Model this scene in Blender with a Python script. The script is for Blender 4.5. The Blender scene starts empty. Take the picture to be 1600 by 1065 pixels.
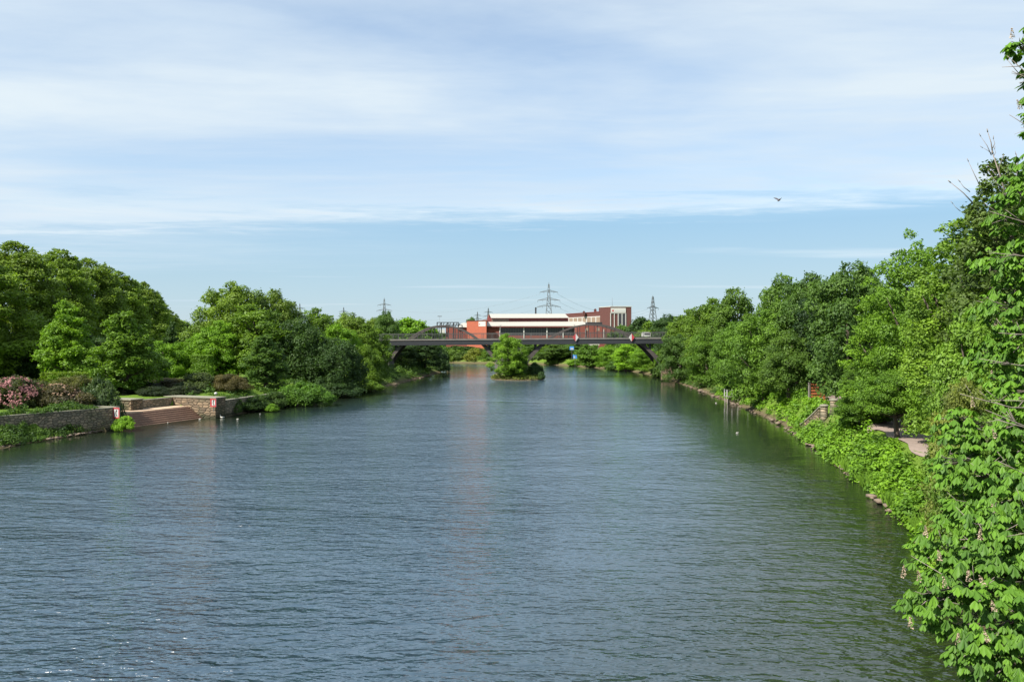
import bpy, math, random
import numpy as np
from math import radians as R, sin, cos, pi, sqrt
from mathutils import Vector

rng = np.random.default_rng(7)
random.seed(7)
SC = bpy.context.scene
COL = SC.collection

# ------------------------------------------------------------------ camera, sky, sun, exposure
F = 1300.0            # focal length in pixels of the 1600 px wide photograph
H = 9.0               # eye height over the water
HZ = 525.0            # horizon row
cam = bpy.data.cameras.new('camera')
cam.sensor_width = 36.0
cam.lens = 36.0 * F / 1600.0
cam.clip_start = 0.2
cam.clip_end = 9000.0
camo = bpy.data.objects.new('camera', cam)
COL.objects.link(camo)
camo.location = (0, 0, H)
camo.rotation_euler = (R(90) - math.atan((532.5 - HZ) / F), 0, 0)
SC.camera = camo
SC.render.resolution_x, SC.render.resolution_y = 1024, 681

SUN_EL, SUN_AZ = R(46), R(232)       # azimuth clockwise from +Y : behind the camera to the left
sdir = Vector((sin(SUN_AZ) * cos(SUN_EL), cos(SUN_AZ) * cos(SUN_EL), sin(SUN_EL)))
sun = bpy.data.lights.new('sun', 'SUN')
sun.energy = 5.0
sun.angle = R(0.5)
sun.color = (1.0, 0.95, 0.86)
suno = bpy.data.objects.new('sun', sun)
COL.objects.link(suno)
suno.rotation_euler = sdir.to_track_quat('Z', 'Y').to_euler()
suno.location = (-40, -40, 80)

W = bpy.data.worlds.new('World')
SC.world = W
W.use_nodes = True
SC.view_settings.view_transform = 'Standard'
SC.view_settings.look = 'None'
SC.view_settings.exposure = 1.0
SC.view_settings.gamma = 1.0
SC.cycles.max_bounces = 6
SC.cycles.diffuse_bounces = 2
SC.cycles.glossy_bounces = 3
SC.cycles.transmission_bounces = 3
SC.cycles.use_denoising = True
SC.cycles.caustics_reflective = False
SC.cycles.sample_clamp_direct = 1.0
SC.cycles.sample_clamp_indirect = 3.0


class NT:
    """tiny node-tree helper"""
    def __init__(s, nt):
        s.nt = nt
        nt.nodes.clear()

    def n(s, typ, **kw):
        nd = s.nt.nodes.new(typ)
        ins = kw.pop('ins', {})
        for k, v in kw.items():
            setattr(nd, k, v)
        for k, v in ins.items():
            sock = nd.inputs[k]
            if isinstance(v, bpy.types.NodeSocket):
                s.nt.links.new(v, sock)
            else:
                sock.default_value = v
        return nd

    def m(s, op, a, b=None, c=None, clamp=False):
        nd = s.nt.nodes.new('ShaderNodeMath')
        nd.operation = op
        nd.use_clamp = clamp
        for i, v in enumerate((a, b, c)):
            if v is None:
                continue
            if isinstance(v, bpy.types.NodeSocket):
                s.nt.links.new(v, nd.inputs[i])
            else:
                nd.inputs[i].default_value = v
        return nd.outputs[0]

    def ramp(s, fac, stops):
        nd = s.nt.nodes.new('ShaderNodeValToRGB')
        e = nd.color_ramp.elements
        while len(e) < len(stops):
            e.new(0.5)
        for i, (p, c) in enumerate(stops):
            e[i].position = p
            e[i].color = tuple(c) + ((1,) if len(c) == 3 else ()) if not isinstance(c, (int, float)) else (c, c, c, 1)
        s.nt.links.new(fac, nd.inputs[0])
        return nd.outputs[0]

    def mix(s, fac, a, b, mode='MIX'):
        nd = s.nt.nodes.new('ShaderNodeMix')
        nd.data_type = 'RGBA'
        nd.blend_type = mode
        for sock, v in ((nd.inputs[0], fac), (nd.inputs[6], a), (nd.inputs[7], b)):
            if isinstance(v, bpy.types.NodeSocket):
                s.nt.links.new(v, sock)
            else:
                sock.default_value = v if isinstance(v, (int, float)) else (tuple(v) + (1,) if len(v) == 3 else v)
        return nd.outputs[2]


# ---- world: Nishita sky with a high veil of cirrus laid out on a plane far above the ground
w = NT(W.node_tree)
sky = w.n('ShaderNodeTexSky', sky_type='NISHITA', sun_disc=False, sun_elevation=SUN_EL, sun_rotation=SUN_AZ,
          altitude=60.0, air_density=1.15, dust_density=0.4, ozone_density=2.5)
bg_sky = w.n('ShaderNodeBackground', ins={'Color': sky.outputs[0], 'Strength': 0.088})
tc = w.n('ShaderNodeTexCoord')
sep = w.n('ShaderNodeSeparateXYZ', ins={0: tc.outputs['Generated']})
zc = w.m('MAXIMUM', sep.outputs[2], 0.03)
cx = w.m('DIVIDE', sep.outputs[0], zc)
cy = w.m('DIVIDE', sep.outputs[1], zc)
pv = w.n('ShaderNodeCombineXYZ', ins={0: cx, 1: cy, 2: 0.0})


def wnoise(sx, sy, rot, scale, detail, rough, dist=0.0, off=(0, 0, 0)):
    mp = w.n('ShaderNodeMapping', ins={0: pv.outputs[0], 'Rotation': (0, 0, rot), 'Scale': (sx, sy, 1), 'Location': off})
    return w.n('ShaderNodeTexNoise', ins={'Vector': mp.outputs[0], 'Scale': scale, 'Detail': detail, 'Roughness': rough, 'Distortion': dist}).outputs[0]


big = wnoise(0.55, 1.0, R(-20), 0.55, 5, 0.55, 0.4, (3.1, 1.7, 0))
streak = wnoise(0.45, 1.3, R(14), 1.0, 8, 0.60, 0.6, (0.4, 5.2, 0))
fine = wnoise(0.8, 1.3, R(40), 3.0, 8, 0.65, 0.2)
# near edge of the clear band: y = 7.25 - 0.36 x on the cloud plane
edge = w.m('SUBTRACT', w.m('SUBTRACT', 7.15, w.m('MULTIPLY', cx, 0.36)), cy)
edge = w.m('ADD', edge, w.m('ADD', w.m('MULTIPLY', w.m('SUBTRACT', streak, 0.5), 3.2), w.m('MULTIPLY', w.m('SUBTRACT', fine, 0.5), 1.6)))
veil0 = w.m('MULTIPLY_ADD', edge, 0.62, 0.30, clamp=True)
veil1 = w.m('MULTIPLY', w.m('MULTIPLY_ADD', cx, -0.16, 0.0, clamp=True), w.m('MULTIPLY_ADD', edge, 0.16, 0.72, clamp=True))     # thins out slowly towards the left
veil = w.m('MAXIMUM', veil0, veil1)
dens = w.m('ADD', w.m('MULTIPLY', big, 0.62), w.m('MULTIPLY', streak, 0.50))
dens = w.m('ADD', dens, w.m('MULTIPLY', fine, 0.16))
dens = w.ramp(dens, [(0.48, 0.0), (0.62, 0.5), (0.78, 1.0)])
m1 = w.m('MULTIPLY', w.m('MULTIPLY_ADD', dens, 0.62, 0.42), veil)
# small flat clouds in the clear band
puff = w.ramp(wnoise(0.16, 0.5, R(0), 0.9, 4, 0.5, 0.0, (7.3, 2.2, 0)), [(0.60, 0.0), (0.72, 0.45)])
far_band = w.m('SUBTRACT', 1.0, veil)
m2 = w.m('MULTIPLY', puff, far_band)
# pale air low over the horizon
el = w.m('ARCSINE', sep.outputs[2])
low = w.ramp(w.m('DIVIDE', el, 0.26), [(0.0, 0.95), (0.50, 0.85), (0.75, 0.35), (1.0, 0.0)])
lowc = w.ramp(w.m('DIVIDE', el, 0.26), [(0.0, (0.36, 0.44, 0.48)), (0.18, (0.30, 0.415, 0.49)), (0.50, (0.215, 0.36, 0.495)), (1.0, (0.17, 0.30, 0.47))])
cov = w.m('MAXIMUM', m1, m2)
mask = w.m('MAXIMUM', cov, low)
ccol = w.mix(w.ramp(big, [(0.35, 0.0), (0.65, 1.0)]), (0.385, 0.475, 0.575), (0.485, 0.55, 0.595))
ccol = w.mix(w.m('DIVIDE', cov, w.m('MAXIMUM', mask, 0.01), clamp=True), lowc, ccol)
bg_cl = w.n('ShaderNodeBackground', ins={'Color': ccol, 'Strength': 0.81})
mx = w.n('ShaderNodeMixShader', ins={0: mask, 1: bg_sky.outputs[0], 2: bg_cl.outputs[0]})
w.n('ShaderNodeOutputWorld', ins={0: mx.outputs[0]})


# ------------------------------------------------------------------ helpers
def P(px, py, D):
    """world point seen at pixel (px, py) of the 1600x1065 photograph at distance D along the view"""
    return Vector(((px - 800) / F * D, D, H - (py - HZ) / F * D))


def X(px, D):
    return (px - 800) / F * D


def Z(py, D):
    return H - (py - HZ) / F * D


def tag(o, label=None, cat=None, group=None, kind=None):
    if label: o['label'] = label
    if cat: o['category'] = cat
    if group: o['group'] = group
    if kind: o['kind'] = kind
    return o


def empty(name, loc, rz=0.0):
    o = bpy.data.objects.new(name, None)
    COL.objects.link(o)
    o.location = loc
    o.rotation_euler.z = rz
    return o


def raw_mesh(name, verts, faces, mat=None, smooth=False, tint=None):
    """verts (n,3), faces (m,k) numpy arrays"""
    me = bpy.data.meshes.new(name)
    nv, (nf, k) = len(verts), faces.shape
    me.vertices.add(nv)
    me.vertices.foreach_set('co', np.ascontiguousarray(verts, dtype=np.float32).ravel())
    me.loops.add(nf * k)
    me.loops.foreach_set('vertex_index', np.ascontiguousarray(faces, dtype=np.int32).ravel())
    me.polygons.add(nf)
    me.polygons.foreach_set('loop_start', np.arange(0, nf * k, k, dtype=np.int32))
    me.update(calc_edges=True)
    if smooth:
        me.polygons.foreach_set('use_smooth', np.ones(nf, dtype=bool))
    if tint is not None:
        at = me.attributes.new('tint', 'FLOAT', 'FACE')
        at.data.foreach_set('value', tint.astype(np.float32))
    if mat: me.materials.append(mat)
    return me


def link(name, me, parent=None, loc=None):
    o = bpy.data.objects.new(name, me)
    COL.objects.link(o)
    if parent: o.parent = parent
    if loc is not None: o.location = loc
    return o


class MB:
    """collects shapes, build() links them as ONE mesh object"""
    def __init__(s):
        s.v = []; s.f = []; s.sm = []

    def add(s, vs, fs, smooth=False):
        b = len(s.v)
        s.v.extend([tuple(p) for p in vs])
        s.f.extend([tuple(b + i for i in f) for f in fs])
        s.sm.extend([smooth] * len(fs))
        return s

    def box(s, x0, x1, y0, y1, z0, z1):
        vs = [(x, y, z) for z in (z0, z1) for (x, y) in ((x0, y0), (x1, y0), (x1, y1), (x0, y1))]
        return s.add(vs, [(3, 2, 1, 0), (4, 5, 6, 7), (0, 1, 5, 4), (1, 2, 6, 5), (2, 3, 7, 6), (3, 0, 4, 7)])

    def prism(s, poly, z0, z1):
        n = len(poly)
        zb = z0 if hasattr(z0, '__len__') else [z0] * n
        zt = z1 if hasattr(z1, '__len__') else [z1] * n
        vs = [(p[0], p[1], z) for p, z in zip(poly, zb)] + [(p[0], p[1], z) for p, z in zip(poly, zt)]
        fs = [tuple(range(n))[::-1], tuple(range(n, 2 * n))] + [(i, (i + 1) % n, n + (i + 1) % n, n + i) for i in range(n)]
        return s.add(vs, fs)

    def slab(s, a, b, t, z0, z1, off=0.0):
        """vertical slab from a to b (2-D), thickness t to the left side of a->b"""
        a = Vector(a[:2]); b = Vector(b[:2]); d = (b - a).normalized(); n = Vector((-d.y, d.x))
        p = [a + n * off, b + n * off, b + n * (off + t), a + n * (off + t)]
        return s.prism(p, z0, z1)

    def beam(s, a, b, wy, wz):
        """box beam between two 3-D points; wy = horizontal width, wz = depth"""
        a = Vector(a); b = Vector(b); d = (b - a).normalized()
        up = Vector((0, 0, 1)) if abs(d.z) < 0.95 else Vector((0, 1, 0))
        sd = d.cross(up).normalized() * wy / 2
        uu = sd.cross(d).normalized() * wz / 2
        vs = [p + i * sd + j * uu for p in (a, b) for (i, j) in ((-1, -1), (1, -1), (1, 1), (-1, 1))]
        return s.add(vs, [(3, 2, 1, 0), (4, 5, 6, 7), (0, 1, 5, 4), (1, 2, 6, 5), (2, 3, 7, 6), (3, 0, 4, 7)])

    def tube(s, pts, rad, n=6, cap=True):
        pts = [Vector(p) for p in pts]
        if not hasattr(rad, '__len__'): rad = [rad] * len(pts)
        vs = []; prev = None
        for i, p in enumerate(pts):
            d = (pts[min(i + 1, len(pts) - 1)] - pts[max(i - 1, 0)])
            d = d.normalized() if d.length > 1e-9 else Vector((0, 0, 1))
            if prev is None:
                a = d.orthogonal().normalized()
            else:
                a = (prev - d * prev.dot(d))
                a = a.normalized() if a.length > 1e-6 else d.orthogonal().normalized()
            prev = a
            b = d.cross(a)
            for k in range(n):
                t = 2 * pi * k / n
                vs.append(p + (a * cos(t) + b * sin(t)) * rad[i])
        fs = [(i * n + k, i * n + (k + 1) % n, (i + 1) * n + (k + 1) % n, (i + 1) * n + k) for i in range(len(pts) - 1) for k in range(n)]
        if cap:
            fs += [tuple(range(n))[::-1], tuple(range((len(pts) - 1) * n, len(pts) * n))]
        return s.add(vs, fs, True)

    def lathe(s, c, prof, n=16):
        """profile [(r,z)...] about vertical axis at c"""
        vs = [(c[0] + r * cos(2 * pi * k / n), c[1] + r * sin(2 * pi * k / n), c[2] + z) for r, z in prof for k in range(n)]
        fs = [(i * n + k, i * n + (k + 1) % n, (i + 1) * n + (k + 1) % n, (i + 1) * n + k) for i in range(len(prof) - 1) for k in range(n)]
        fs += [tuple(range(n))[::-1], tuple(range((len(prof) - 1) * n, len(prof) * n))]
        return s.add(vs, fs)

    def build(s, name, mat=None, parent=None, origin=None):
        me = bpy.data.meshes.new(name)
        v = s.v
        if origin is not None:
            ox, oy, oz = origin
            v = [(a - ox, b - oy, c - oz) for a, b, c in v]
        me.from_pydata(v, [], s.f)
        me.polygons.foreach_set('use_smooth', s.sm)
        if mat: me.materials.append(mat)
        me.update()
        o = link(name, me, parent)
        if origin is not None: o.location = origin
        return o


# ------------------------------------------------------------------ materials
def new_mat(name):
    m = bpy.data.materials.new(name)
    m.use_nodes = True
    return m, NT(m.node_tree)


def simple(name, col, rough=0.7, metal=0.0, var=0.25, scale=2.0, bump=0.0, stretch=(1, 1, 1)):
    m, t = new_mat(name)
    g = t.n('ShaderNodeTexCoord')
    mp = t.n('ShaderNodeMapping', ins={0: g.outputs['Object'], 'Scale': stretch})
    nz = t.n('ShaderNodeTexNoise', ins={'Vector': mp.outputs[0], 'Scale': scale, 'Detail': 6, 'Roughness': 0.65})
    c = t.mix(nz.outputs[0], tuple(x * (1 - var) for x in col), tuple(min(1, x * (1 + var)) for x in col))
    ins = {'Base Color': c, 'Roughness': rough, 'Metallic': metal}
    if bump:
        ins['Normal'] = t.n('ShaderNodeBump', ins={'Strength': 0.8, 'Distance': bump, 'Height': nz.outputs[0]}).outputs[0]
    b = t.n('ShaderNodeBsdfPrincipled', ins=ins)
    t.n('ShaderNodeOutputMaterial', ins={0: b.outputs[0]})
    return m


def foliage_mat(name, trans=0.34, var=0.38, warm=(1.28, 1.20, 0.8)):
    """colour comes from the object's own colour, varied leaf by leaf"""
    m, t = new_mat(name)
    oi = t.n('ShaderNodeObjectInfo')
    at = t.n('ShaderNodeAttribute', attribute_name='tint')
    tv = at.outputs['Fac']
    g = t.n('ShaderNodeTexCoord')
    nz = t.n('ShaderNodeTexNoise', ins={'Vector': g.outputs['Object'], 'Scale': 0.45, 'Detail': 3})
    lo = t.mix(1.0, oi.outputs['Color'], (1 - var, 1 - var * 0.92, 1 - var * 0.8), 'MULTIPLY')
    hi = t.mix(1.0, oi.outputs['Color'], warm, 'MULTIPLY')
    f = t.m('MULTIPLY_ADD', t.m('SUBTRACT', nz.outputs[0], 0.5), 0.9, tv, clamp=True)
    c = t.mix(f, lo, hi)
    pb = t.n('ShaderNodeBsdfPrincipled', ins={'Base Color': c, 'Roughness': 0.55, 'Specular IOR Level': 0.25})
    ct = t.mix(1.0, c, (1.25, 1.35, 0.45), 'MULTIPLY')
    tr = t.n('ShaderNodeBsdfTranslucent', ins={'Color': ct})
    ms = t.n('ShaderNodeMixShader', ins={0: trans, 1: pb.outputs[0], 2: tr.outputs[0]})
    t.n('ShaderNodeOutputMaterial', ins={0: ms.outputs[0]})
    return m


M = {}
M['leaf'] = foliage_mat('foliage')
M['leaf_big'] = foliage_mat('broad foliage', 0.32, 0.42, (1.25, 1.18, 0.8))
M['bark'] = simple('bark', (0.075, 0.058, 0.043), 0.9, 0, 0.45, 6, 0.02, (1, 1, 0.25))
M['twig'] = simple('grey twig', (0.20, 0.165, 0.14), 0.85, 0, 0.35, 9)
M['steel_dark'] = simple('dark painted steel', (0.016, 0.018, 0.021), 0.6, 0.0, 0.35, 1.2)
M['steel_arch'] = simple('weathered arch steel', (0.055, 0.045, 0.04), 0.65, 0.0, 0.4, 1.5)
M['rail'] = simple('railing paint', (0.085, 0.085, 0.08), 0.5, 0.2, 0.3, 3)
M['concrete'] = simple('concrete', (0.30, 0.285, 0.26), 0.85, 0, 0.3, 0.8, 0.02)
M['concrete_dark'] = simple('stained concrete', (0.14, 0.13, 0.115), 0.9, 0, 0.5, 0.7, 0.03)
M['edge'] = simple('weathered deck edge', (0.15, 0.14, 0.125), 0.85, 0, 0.5, 0.5)
M['white'] = simple('white paint', (0.42, 0.41, 0.39), 0.5, 0, 0.12, 2)
M['roof_white'] = simple('pale sheet roof', (0.35, 0.33, 0.285), 0.6, 0, 0.12, 0.3)
M['red'] = simple('red paint', (0.34, 0.035, 0.04), 0.5, 0, 0.15, 3)
M['red_fascia'] = simple('red fascia', (0.17, 0.035, 0.032), 0.6, 0, 0.15, 0.5)
M['black'] = simple('black paint', (0.015, 0.02, 0.02), 0.5, 0, 0.2, 3)
M['blue'] = simple('blue paint', (0.05, 0.22, 0.55), 0.5, 0, 0.2, 2)
M['glass_dark'] = simple('dark glazing', (0.035, 0.035, 0.04), 0.15, 0, 0.4, 0.3)
M['glass_tan'] = simple('blind-backed glazing', (0.22, 0.16, 0.12), 0.25, 0, 0.3, 0.4)
M['pylon'] = simple('galvanised steel', (0.14, 0.155, 0.17), 0.6, 0.3, 0.15, 0.2)
M['wire'] = simple('cable', (0.20, 0.22, 0.24), 0.6, 0.3, 0.1, 1)
M['rust_wood'] = simple('red-brown boards', (0.42, 0.12, 0.05), 0.75, 0, 0.35, 3, 0.01, (0.4, 1, 3))
M['bird_white'] = simple('white feathers', (0.50, 0.48, 0.42), 0.8, 0, 0.15, 8)
M['bird_dark'] = simple('dark feathers', (0.06, 0.05, 0.055), 0.8, 0, 0.3, 8)
M['beak'] = simple('orange beak', (0.6, 0.22, 0.03), 0.5, 0, 0.1, 8)
M['flower'] = simple('chestnut blossom', (0.34, 0.26, 0.18), 0.7, 0, 0.5, 30)
M['pink'] = simple('pink blossom', (0.34, 0.15, 0.145), 0.8, 0, 0.5, 2.5)
M['timber'] = simple('jetty timber', (0.16, 0.14, 0.12), 0.85, 0, 0.35, 3, 0.01)
M['cap'] = simple('pale cap stone', (0.19, 0.18, 0.13), 0.85, 0, 0.3, 4, 0.01)


def brick_mat(name, c1, c2, mortar, scale, rough=0.85, bump=0.01, bw=0.5, rh=0.25, axis='XZ', ms=0.02, stain=0.35):
    m, t = new_mat(name)
    g = t.n('ShaderNodeTexCoord')
    s3 = t.n('ShaderNodeSeparateXYZ', ins={0: g.outputs['Object']})
    u = t.m('ADD', s3.outputs[0], s3.outputs[1])
    cb = t.n('ShaderNodeCombineXYZ', ins={0: u, 1: s3.outputs[2], 2: 0.0})
    wob = t.n('ShaderNodeTexNoise', ins={'Vector': g.outputs['Object'], 'Scale': 1.7, 'Detail': 2})
    vv = t.n('ShaderNodeVectorMath', operation='ADD', ins={0: cb.outputs[0]})
    sc = t.n('ShaderNodeVectorMath', operation='SCALE', ins={0: wob.outputs[1], 'Scale': 0.12 if ms > 0.02 else 0.0})
    t.nt.links.new(sc.outputs[0], vv.inputs[1])
    b = t.n('ShaderNodeTexBrick', ins={'Vector': vv.outputs[0], 'Color1': c1 + (1,), 'Color2': c2 + (1,), 'Mortar': mortar + (1,), 'Scale': scale,
                                      'Mortar Size': ms, 'Brick Width': bw, 'Row Height': rh, 'Bias': 0.0})
    nz = t.n('ShaderNodeTexNoise', ins={'Vector': g.outputs['Object'], 'Scale': 0.9, 'Detail': 7, 'Roughness': 0.7})
    c = t.mix(t.ramp(nz.outputs[0], [(0.35, 0.0), (0.7, 1.0)]), b.outputs[0], t.mix(1.0, b.outputs[0], (1 - stain, 1 - stain, 1 - stain * 1.05), 'MULTIPLY'))
    hh = t.m('SUBTRACT', t.m('MULTIPLY', nz.outputs[0], 0.6), b.outputs[1])
    bp = t.n('ShaderNodeBump', ins={'Strength': 0.8, 'Distance': bump, 'Height': hh})
    pb = t.n('ShaderNodeBsdfPrincipled', ins={'Base Color': c, 'Roughness': rough, 'Normal': bp.outputs[0]})
    t.n('ShaderNodeOutputMaterial', ins={0: pb.outputs[0]})
    return m


def rubble_mat(name, c1, c2, joint, sx, sz):
    m, t = new_mat(name)
    g = t.n('ShaderNodeTexCoord')
    s3 = t.n('ShaderNodeSeparateXYZ', ins={0: g.outputs['Object']})
    u = t.m('MULTIPLY', t.m('ADD', s3.outputs[0], t.m('MULTIPLY', s3.outputs[1], 0.8)), sx)
    cb = t.n('ShaderNodeCombineXYZ', ins={0: u, 1: t.m('MULTIPLY', s3.outputs[2], sz), 2: 0.0})
    v1 = t.n('ShaderNodeTexVoronoi', voronoi_dimensions='2D', ins={'Vector': cb.outputs[0], 'Scale': 1.0, 'Randomness': 0.85})
    v2 = t.n('ShaderNodeTexVoronoi', voronoi_dimensions='2D', feature='DISTANCE_TO_EDGE', ins={'Vector': cb.outputs[0], 'Scale': 1.0, 'Randomness': 0.85})
    hs = t.n('ShaderNodeSeparateColor', ins={0: v1.outputs['Color']})
    nz = t.n('ShaderNodeTexNoise', ins={'Vector': g.outputs['Object'], 'Scale': 0.6, 'Detail': 7, 'Roughness': 0.7})
    n2 = t.n('ShaderNodeTexNoise', ins={'Vector': g.outputs['Object'], 'Scale': 7.0, 'Detail': 4})
    c = t.mix(hs.outputs[0], c1, c2)
    c = t.mix(t.ramp(nz.outputs[0], [(0.45, 0.0), (0.65, 0.75)]), c, (0.075, 0.085, 0.045))
    c = t.mix(t.ramp(v2.outputs['Distance'], [(0.0, 1.0), (0.10, 0.0)]), c, joint)
    wet = t.m('MULTIPLY_ADD', s3.outputs[2], -2.2, t.m('MULTIPLY_ADD', nz.outputs[0], 1.2, 0.75), clamp=True)     # algae band at the waterline
    c = t.mix(t.m('MULTIPLY', wet, 0.85), c, (0.028, 0.034, 0.018))
    hh = t.m('ADD', t.ramp(v2.outputs['Distance'], [(0.0, 0.0), (0.18, 1.0)]), t.m('MULTIPLY', n2.outputs[0], 0.4))
    bp = t.n('ShaderNodeBump', ins={'Strength': 1.0, 'Distance': 0.06, 'Height': hh})
    pb = t.n('ShaderNodeBsdfPrincipled', ins={'Base Color': c, 'Roughness': 0.95, 'Specular IOR Level': 0.2, 'Normal': bp.outputs[0]})
    t.n('ShaderNodeOutputMaterial', ins={0: pb.outputs[0]})
    return m


M['stone_wall'] = rubble_mat('rubble sandstone', (0.36, 0.28, 0.19), (0.17, 0.15, 0.11), (0.07, 0.06, 0.045), 2.0, 4.2)
M['stone_light'] = rubble_mat('pale sandstone', (0.25, 0.18, 0.115), (0.13, 0.10, 0.07), (0.04, 0.035, 0.025), 1.9, 3.6)
M['brick_sunlit'] = brick_mat('sunlit orange brick', (0.36, 0.085, 0.042), (0.30, 0.07, 0.036), (0.27, 0.09, 0.055), 4.0, stain=0.12)  # hall brick as lit by the sun, brightness put into the colour
M['brick_red'] = brick_mat('dark red brick', (0.10, 0.030, 0.025), (0.082, 0.026, 0.022), (0.09, 0.038, 0.032), 4.0, stain=0.15)
M['hall_red'] = brick_mat('red brick', (0.20, 0.048, 0.034), (0.165, 0.04, 0.028), (0.16, 0.055, 0.04), 4.0, stain=0.15)
M['steps'] = simple('worn step stone', (0.21, 0.125, 0.085), 0.85, 0, 0.45, 1.5, 0.02)
M['platform'] = simple('sandy platform', (0.42, 0.30, 0.20), 0.9, 0, 0.3, 1.2, 0.01)
M['path'] = simple('worn path', (0.22, 0.168, 0.14), 0.95, 0, 0.4, 2.2, 0.03)
M['asphalt'] = simple('bridge deck surface', (0.10, 0.10, 0.10), 0.9, 0, 0.2, 1.0)
M['rock'] = simple('bank stones', (0.15, 0.112, 0.08), 0.85, 0, 0.7, 1.9, 0.06)


def ground_mat():
    m, t = new_mat('grass and soil')
    g = t.n('ShaderNodeTexCoord')
    a = t.n('ShaderNodeTexNoise', ins={'Vector': g.outputs['Object'], 'Scale': 0.10, 'Detail': 6, 'Roughness': 0.6})
    b = t.n('ShaderNodeTexNoise', ins={'Vector': g.outputs['Object'], 'Scale': 3.0, 'Detail': 8, 'Roughness': 0.75})
    gr = t.mix(b.outputs[0], (0.045, 0.085, 0.012), (0.15, 0.24, 0.03))
    so = t.mix(b.outputs[0], (0.05, 0.04, 0.022), (0.15, 0.12, 0.07))
    s3 = t.n('ShaderNodeSeparateXYZ', ins={0: g.outputs['Object']})
    hz = t.m('MULTIPLY_ADD', s3.outputs[2], -1.1, 1.15, clamp=True)           # bare soil towards the waterline
    f = t.m('MAXIMUM', hz, t.ramp(a.outputs[0], [(0.60, 0.0), (0.72, 0.7)]))
    c = t.mix(f, gr, so)
    bp = t.n('ShaderNodeBump', ins={'Strength': 1.0, 'Distance': 0.12, 'Height': b.outputs[0]})
    pb = t.n('ShaderNodeBsdfPrincipled', ins={'Base Color': c, 'Roughness': 0.95, 'Specular IOR Level': 0.1, 'Normal': bp.outputs[0]})
    t.n('ShaderNodeOutputMaterial', ins={0: pb.outputs[0]})
    return m


def water_mat():
    m, t = new_mat('river water')
    g = t.n('ShaderNodeTexCoord')
    calm = t.n('ShaderNodeAttribute', attribute_name='wind').outputs['Fac']

    def nz(sx, sy, rot, detail, rough, dist=0.0, loc=(0, 0, 0)):
        mp = t.n('ShaderNodeMapping', ins={0: g.outputs['Object'], 'Rotation': (0, 0, rot), 'Scale': (sx, sy, 1), 'Location': loc})
        return t.n('ShaderNodeTexNoise', ins={'Vector': mp.outputs[0], 'Scale': 1.0, 'Detail': detail, 'Roughness': rough, 'Distortion': dist}).outputs[0]
    h1 = nz(0.95, 2.0, R(5), 3.0, 0.5, 0.35)
    h2 = nz(2.6, 5.0, R(-9), 2.0, 0.5, 0.3, (5, 9, 0))
    h3 = nz(0.16, 0.42, R(10), 2.0, 0.5, 0.0, (2, 3, 0))
    patch = nz(0.020, 0.032, R(-12), 5.0, 0.6, 0.9, (1.3, 0.2, 0))
    pf = t.ramp(patch, [(0.30, 0.22), (0.48, 0.72), (0.66, 1.25)])
    rg = t.m('SUBTRACT', 1.0, t.m('ABSOLUTE', t.m('MULTIPLY_ADD', nz(0.75, 1.55, R(7), 2.0, 0.45, 0.5, (7, 3, 0)), 2.0, -1.0)))
    hh = t.m('ADD', t.m('ADD', t.m('MULTIPLY', h1, 0.8), t.m('MULTIPLY', rg, 0.42)), t.m('ADD', t.m('MULTIPLY', h2, 0.34), t.m('MULTIPLY', h3, 1.2)))
    hh = t.m('MULTIPLY', hh, t.m('MULTIPLY', pf, calm))
    bp = t.n('ShaderNodeBump', ins={'Strength': 1.0, 'Distance': 0.34, 'Height': hh})
    dp = t.n('ShaderNodeAttribute', attribute_name='depth').outputs['Fac']       # brown-green shallows, darkened as tree reflection; midstream colour brightened as sky sheen
    body = t.mix(dp, (0.010, 0.016, 0.007), (0.031, 0.058, 0.084))
    pb = t.n('ShaderNodeBsdfPrincipled', ins={'Base Color': body, 'Roughness': 0.11, 'IOR': 2.05, 'Specular IOR Level': 0.5,
                                              'Normal': bp.outputs[0]})
    t.n('ShaderNodeOutputMaterial', ins={0: pb.outputs[0]})
    return m


# ------------------------------------------------------------------ terrain and water
RIVER = np.array([(8, -80), (10.5, 8), (12.6, 21.7), (16.2, 32), (18.6, 38.4), (21.5, 52), (24.3, 66), (27.7, 86.7), (29.7, 113.6), (31.5, 150),
                  (32.9, 186), (30, 215), (22, 243), (12, 260), (-2, 270), (-14, 276), (-24, 283), (-90, 315), (-170, 330), (-170, 300), (-90, 288),
                  (-45, 268), (-22, 240), (-17.5, 208), (-19.5, 180), (-22.5, 146), (-26.5, 120), (-31.0, 99), (-32.0, 94.5), (-38.2, 81.0),
                  (-39.5, 75), (-41, 67), (-48, 52), (-60, 30), (-75, 0), (-100, -80)], float)


def seg_dist(pts, a, b):
    ab = b - a
    t = np.clip(((pts - a) @ ab) / (ab @ ab), 0, 1)
    return np.hypot(*(pts - (a + t[:, None] * ab)).T)


def river_sd(pts):
    """positive on land, negative in the river"""
    d = np.full(len(pts), 1e9)
    inside = np.zeros(len(pts), bool)
    n = len(RIVER)
    for i in range(n):
        a, b = RIVER[i], RIVER[(i + 1) % n]
        d = np.minimum(d, seg_dist(pts, a, b))
        c = ((a[1] > pts[:, 1]) != (b[1] > pts[:, 1]))
        with np.errstate(divide='ignore', invalid='ignore'):
            xi = (b[0] - a[0]) * (pts[:, 1] - a[1]) / (b[1] - a[1]) + a[0]
        inside ^= c & (pts[:, 0] < xi)
    return np.where(inside, -d, d)


def smooth(t):
    t = np.clip(t, 0, 1)
    return t * t * (3 - 2 * t)


O2 = np.array([-38.0, 79.6]); U2 = np.array([0.362, 0.932]); U2 /= np.hypot(*U2); W2 = np.array([-U2[1], U2[0]])
WALL = [np.array([-56.0, 49.0]), np.array([-43.5, 70.7]), O2]     # quay wall line south of the landing


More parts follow.
